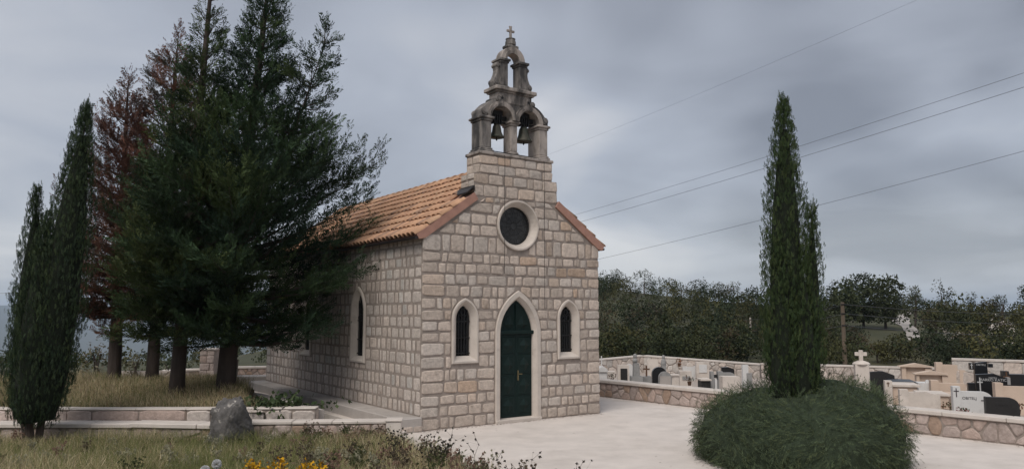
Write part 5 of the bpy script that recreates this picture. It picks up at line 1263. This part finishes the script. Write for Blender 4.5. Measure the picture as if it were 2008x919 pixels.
# ------------------------------------------------------------------ grass, weeds, flowers
def blades(x, y, zf, h, w, col, lean=.35, seed=1):
    rg = np.random.default_rng(seed); n = len(x); z = zf(x, y); a = rg.uniform(0, 6.283, n); b = rg.uniform(0, 6.283, n); L_ = np.abs(rg.normal(0, lean, n)) * h
    base = np.stack([x, y, z - .02], 1); sd = np.stack([np.cos(a), np.sin(a), 0 * a], 1) * (w / 2)[:, None]; mid = base + np.stack([np.cos(b) * L_ * .3, np.sin(b) * L_ * .3, h * .58], 1); tip = base + np.stack([np.cos(b) * L_, np.sin(b) * L_, h], 1)
    T = np.concatenate([np.stack([base - sd, base + sd, mid], 1), np.stack([mid - sd * .55, mid + sd * .55, tip], 1)]); return T, np.concatenate([col, col * 1.12])
def patch_cols(x, y, rg, dryness):
    g = np.array([[.15, .165, .06], [.12, .145, .053], [.20, .205, .085], [.26, .24, .12]]); d = np.array([[.56, .46, .28], [.46, .36, .21], [.34, .25, .165], [.62, .53, .36]])
    k = rg.integers(0, 4, len(x)); k2 = rg.integers(0, 4, len(x)); m = rg.random(len(x)) < dryness; return np.where(m[:, None], d[k2], g[k]) * rg.uniform(.75, 1.25, (len(x), 1))
def bank_grass():
    rg = np.random.default_rng(31); n = 125000; y = 3.6 + 11.3 * rg.random(n) ** 1.15; x = rg.uniform(-1, 1, n); half = y * .70 + .3; x = -half + rg.random(n) * (half + 1.2)
    e = np.interp(y, [-6, 4, 6.2, 8.6, 11, 13.2, 15.2], [1.3, .55, .15, -.75, -1.55, -2.1, -2.6]); k = (x < e + .45) & ~((x > -5.1) & (y > 14.5)); x, y = x[k], y[k]; e = e[k]
    px = 1004 + F_PX * x / y; dry = .28 + .28 * wav(x, y, 1.3) + .35 * smooth(500, 60, px) * smooth(10, 6, y) + .28 * smooth(1.6, .3, e - x) - .25 * smooth(300, 430, px) * smooth(700, 560, px)
    tall = 1 + .35 * wav(x + 3, y, 1.0); h = rg.uniform(.10, .30, len(x)) * tall * (1 + .25 * smooth(1.5, .2, e - x)); w = rg.uniform(.005, .011, len(x))
    T, C_ = blades(x, y, bank_z, h, w, patch_cols(x, y, rg, np.clip(dry, .05, .95)), .45, 32)
    tag(link('grass', mesh_tris('grass', T, M['blade'], C_)), 'rough half-dry grass on the bank in the foreground', 'grass', kind='stuff')
    n = 38000; y = 15.75 + 8 * rg.random(n) ** 1.3; x = -y * .72 + rg.random(n) * (y * .72 - 4.5); k = x < BED_R(y) - .05; x, y = x[k], y[k]
    T, C_ = blades(x, y, bed_z, rg.uniform(.10, .34, len(x)) * (1 + .4 * wav(x, y, 1.2)), rg.uniform(.010, .018, len(x)), patch_cols(x, y, rg, np.clip(.62 + .3 * wav(x, y, 1.0), .1, .95)) * .8, .4, 33)
    tag(link('grass', mesh_tris('grass', T, M['blade'], C_)), 'dry yellowish grass under the conifers', 'grass', kind='stuff')
bank_grass()
def cr3(a, b): return np.array((a[1] * b[2] - a[2] * b[1], a[2] * b[0] - a[0] * b[2], a[0] * b[1] - a[1] * b[0]))
def n3(a): return a / (math.sqrt(a[0] * a[0] + a[1] * a[1] + a[2] * a[2]) + 1e-9)
def weed_tris(rg, base, h, col, heads, spread=.35, stems=6, hs=.018):
    T, C_ = [], []
    def ribbon(a, b, w): d = b - a; s_ = n3(cr3(d, rg.normal(0, 1, 3))) * w; T.append((a - s_, a + s_, b + s_ * .6)); T.append((a - s_, b + s_ * .6, b - s_ * .6)); C_.extend([col * .8] * 2)
    def head(p):
        for q in range(4): d = n3(rg.normal(0, 1, 3)); e = n3(cr3(d, rg.normal(0, 1, 3))); s_ = hs * rg.uniform(.6, 1.4); T.append((p - d * s_, p + e * s_ * .7, p + d * s_)); C_.append(heads * rg.uniform(.7, 1.3))
    for k in range(stems):
        az = rg.uniform(0, 6.283); hh = h * rg.uniform(.6, 1.0); p = np.array(base, float) + rg.normal(0, .02, 3) * [1, 1, 0]; d = np.array([math.cos(az) * spread * rg.random(), math.sin(az) * spread * rg.random(), 1.0]); prev = p
        for q in range(1, 5):
            nx = p + d * hh * q / 4 + rg.normal(0, .012, 3); ribbon(prev, nx, .0035 * (1.2 - q * .15)); 
            if q >= 2:
                for b_ in range(2):
                    e = nx + np.array([rg.normal(0, .07), rg.normal(0, .07), rg.uniform(.03, .12)]) * (hh / .5); ribbon(nx, e, .002); head(e)
                    if rg.random() < .6: head((nx + e) / 2 + rg.normal(0, .012, 3))
            prev = nx
        head(prev)
    return T, C_
def weeds():
    rg = np.random.default_rng(41); T, C_ = [], []
    WC = [(np.array((.22, .15, .11)), np.array((.26, .17, .13))), (np.array((.18, .15, .09)), np.array((.14, .11, .08))), (np.array((.13, .14, .06)), np.array((.36, .34, .24))), (np.array((.09, .105, .05)), np.array((.085, .095, .045)))]
    for k in range(300):
        y = rg.uniform(4.6, 14.3); e = float(np.interp(y, [4, 6.2, 8.6, 11, 13.2, 15.2], [.55, .15, -.75, -1.55, -2.1, -2.6])); u = rg.random()
        x = e - abs(rg.normal(0, .9)) + .1 if u < .6 else e - rg.uniform(.3, 9); px = 1004 + F_PX * x / y
        if px < -40: continue
        col, hd = WC[int(rg.choice(4, p=[.34, .2, .2, .26] if px > 560 else [.1, .2, .5, .2]))]; a, b = weed_tris(rg, (x, y, float(bank_z(x, y))), rg.uniform(.15, .34) * (1 if u < .6 else .8), col, hd, stems=int(rg.integers(4, 8))); T += a; C_ += b
    tag(link('weeds', mesh_tris('weeds', np.array(T, np.float32), M['blade'], np.array(C_, np.float32))), 'tangle of dry brown weeds in the foreground grass', 'weeds', kind='stuff')
    for k, (px, yt, d, lb) in enumerate(((775, 835, 8.2, 'dark seedy weed just in front of the low wall pier'), (850, 850, 7.6, 'dark leafy weed against the pale plaza'), (877, 853, 7.4, 'tall thin weed with dark heads before the facade corner'), (912, 846, 7.0, 'branching weed with dotted heads before the left window'), (990, 880, 6.3, 'slender weed rising before the door step'), (1020, 866, 6.2, 'open branching pale weed before the door'), (1065, 900, 5.9, 'short dark weed at the bottom edge below the door'), (1128, 898, 5.8, 'small dark-headed weed at the bottom edge, farthest from the bank'))):
        p = at(px, yt, d); bz = float(bank_z(p.x, p.y)); a, b = weed_tris(rg, (0, 0, -.05), max(.15, p.z - bz), np.array((.075, .065, .045)), np.array((.055, .05, .04)), .28, 2 if k > 2 else 7, .016)
        o = link('dry_weed', mesh_tris('dry_weed', np.array(a, np.float32), M['blade'], np.array(b, np.float32)), None, (p.x, p.y, bz)); tag(o, lb, 'weed', 'single weeds at the edge of the bank')
weeds()
def flowers():
    rg = np.random.default_rng(51)
    for k, px in enumerate((488, 497, 506, 527, 547, 553, 590, 601, 613, 632)):
        yt = (908, 898, 906, 903, 899, 905, 909, 903, 908, 901)[k]; d = 4.3 + .1 * (k % 3); p = at(px, yt, d); bz = float(bank_z(p.x, p.y)); h = p.z - bz; t = empty('yellow_flower', (p.x, p.y, bz)); tag(t, ('first', 'second', 'third', 'fourth', 'fifth', 'sixth', 'seventh', 'eighth', 'ninth', 'last')[k] + ' yellow flower stalk counted from the dandelion clock', 'flower', 'yellow flowers at the bottom edge')
        m = MB(); m.tube([(0, 0, -.05), (.01, 0, h * .5), (0, 0, h)], .0035, 4); m.build('stem', M['twig'], t); T = []; C_ = []
        for q in range(46):
            c = np.array([rg.normal(0, .013), rg.normal(0, .013), h - rg.random() * .10]); d_ = rg.normal(0, 1, 3); d_ /= np.linalg.norm(d_); e = np.cross(d_, rg.normal(0, 1, 3)); e /= np.linalg.norm(e); T.append((c, c + d_ * .02 + e * .009, c + d_ * .02 - e * .009)); C_.append(np.array((.55, .30, .02)) * rg.uniform(.6, 1.2))
        link('petals', mesh_tris('petals', np.array(T, np.float32), M['petal'], np.array(C_, np.float32)), t)['kind'] = 'stuff'
    for px, yt, lb in ((425, 909, 'round white dandelion clock in the green grass'), (402, 921, 'white dandelion clock cut by the bottom edge')):
        p = at(px, yt, 4.2); bz = float(bank_z(p.x, p.y)); h = p.z - bz; t = empty('dandelion', (p.x, p.y, bz)); tag(t, lb, 'flower')
        m = MB(); m.tube([(0, 0, -.05), (.01, .0, h * .5), (0, 0, h)], .003, 4); m.build('stem', M['twig'], t); T = []
        for q in range(260):
            d_ = rg.normal(0, 1, 3); d_ /= np.linalg.norm(d_); e = np.cross(d_, rg.normal(0, 1, 3)); e /= np.linalg.norm(e); c = np.array([0, 0, h]); T.append((c + d_ * .008, c + d_ * .026 + e * .0045, c + d_ * .026 - e * .0045))
        link('seed_head', mesh_tris('seed_head', np.array(T, np.float32), M['petal'], np.full((260, 3), .62, np.float32)), t)
flowers()
def ivy():
    global rng
    rg = np.random.default_rng(61); rng = rg; t = empty('ivy_plant', (-4.95, 16.0, .45)); tag(t, 'dark green leafy ivy trailing over the little planter', 'plant')
    P_ = np.stack([rg.normal(0, .42, 260), rg.normal(0, .22, 260), np.abs(rg.normal(.12, .09, 260))], 1); T, C_ = scatter(SP_LEAF2, P_, rg.normal(0, 1, (260, 3)), rg.uniform(.10, .18, 260), np.array([(.030, .048, .02), (.045, .065, .028), (.06, .08, .035)])[rg.integers(0, 3, 260)], 2)
    link('leaves', mesh_tris('leaves', T, M['leaf'], C_), t); m = MB()
    for k in range(6): m.tube([(0, 0, -.05), tuple(P_[k] * .6), tuple(P_[k])], .006, 4)
    m.build('stems', M['twig'], t)
sheet('planter_soil', [(-6.5, 15.7), (-4.05, 15.75), (-4.75, 16.8), (-5.65, 18.0), (-6.5, 18.9), (-6.6, 17)], .44, 'soil')
ivy()
# fallen leaves and grit on the plaza
mlv = MB(); r = random.Random(3)
for k in range(900):
    if k < 80: x, y = r.uniform(-1.5, 8), r.uniform(9.5, 18)
    elif k < 480: q_ = chp(r.uniform(-.1, CW), -.05 - abs(r.gauss(0, .10))); x, y = q_.x, q_.y
    elif k < 700: a_ = r.uniform(0, 6.283); d_ = 1.66 + abs(r.gauss(0, .14)); x, y = 4.88 + d_ * math.cos(a_), 13.15 + d_ * math.sin(a_)
    else: q_ = CW0 + D_CW * r.uniform(-4, 12) + N_CW * (.03 + abs(r.gauss(0, .12))); x, y = q_.x, q_.y
    s_ = r.uniform(.008, .026); a = r.uniform(0, 6.28); q = Vector((math.cos(a), math.sin(a), 0)) * s_; w = Vector((-q.y, q.x, .3 * s_)) * .5; c = Vector((x, y, .006)); mlv.add([c - q, c + w, c + q, c - w * .8 + Vector((0, 0, .004))], [(0, 1, 2, 3)])
tag(mlv.build('fallen_leaves', M['rust']), 'tiny dry leaves scattered on the pale plaza', 'leaves', kind='stuff')

# ------------------------------------------------------------------ the air
def haze():
    m = MB(); m.box(-10800, 10800, -10800, 10800, -320, 170); mt = bpy.data.materials.new('haze'); mt.use_nodes = True; N = mt.node_tree.nodes
    for n in list(N):
        if n.type == 'BSDF_PRINCIPLED': N.remove(n)
    v = N.new('ShaderNodeVolumePrincipled'); v.inputs['Color'].default_value = (.68, .82, 1.0, 1); v.inputs['Density'].default_value = 1.4e-4; v.inputs['Anisotropy'].default_value = 0.0
    mt.node_tree.links.new(v.outputs[0], N['Material Output'].inputs['Volume'])
    o = m.build('haze', mt, tint=False); tag(o, 'thin bluish air over the whole landscape', 'haze', kind='stuff')
haze()
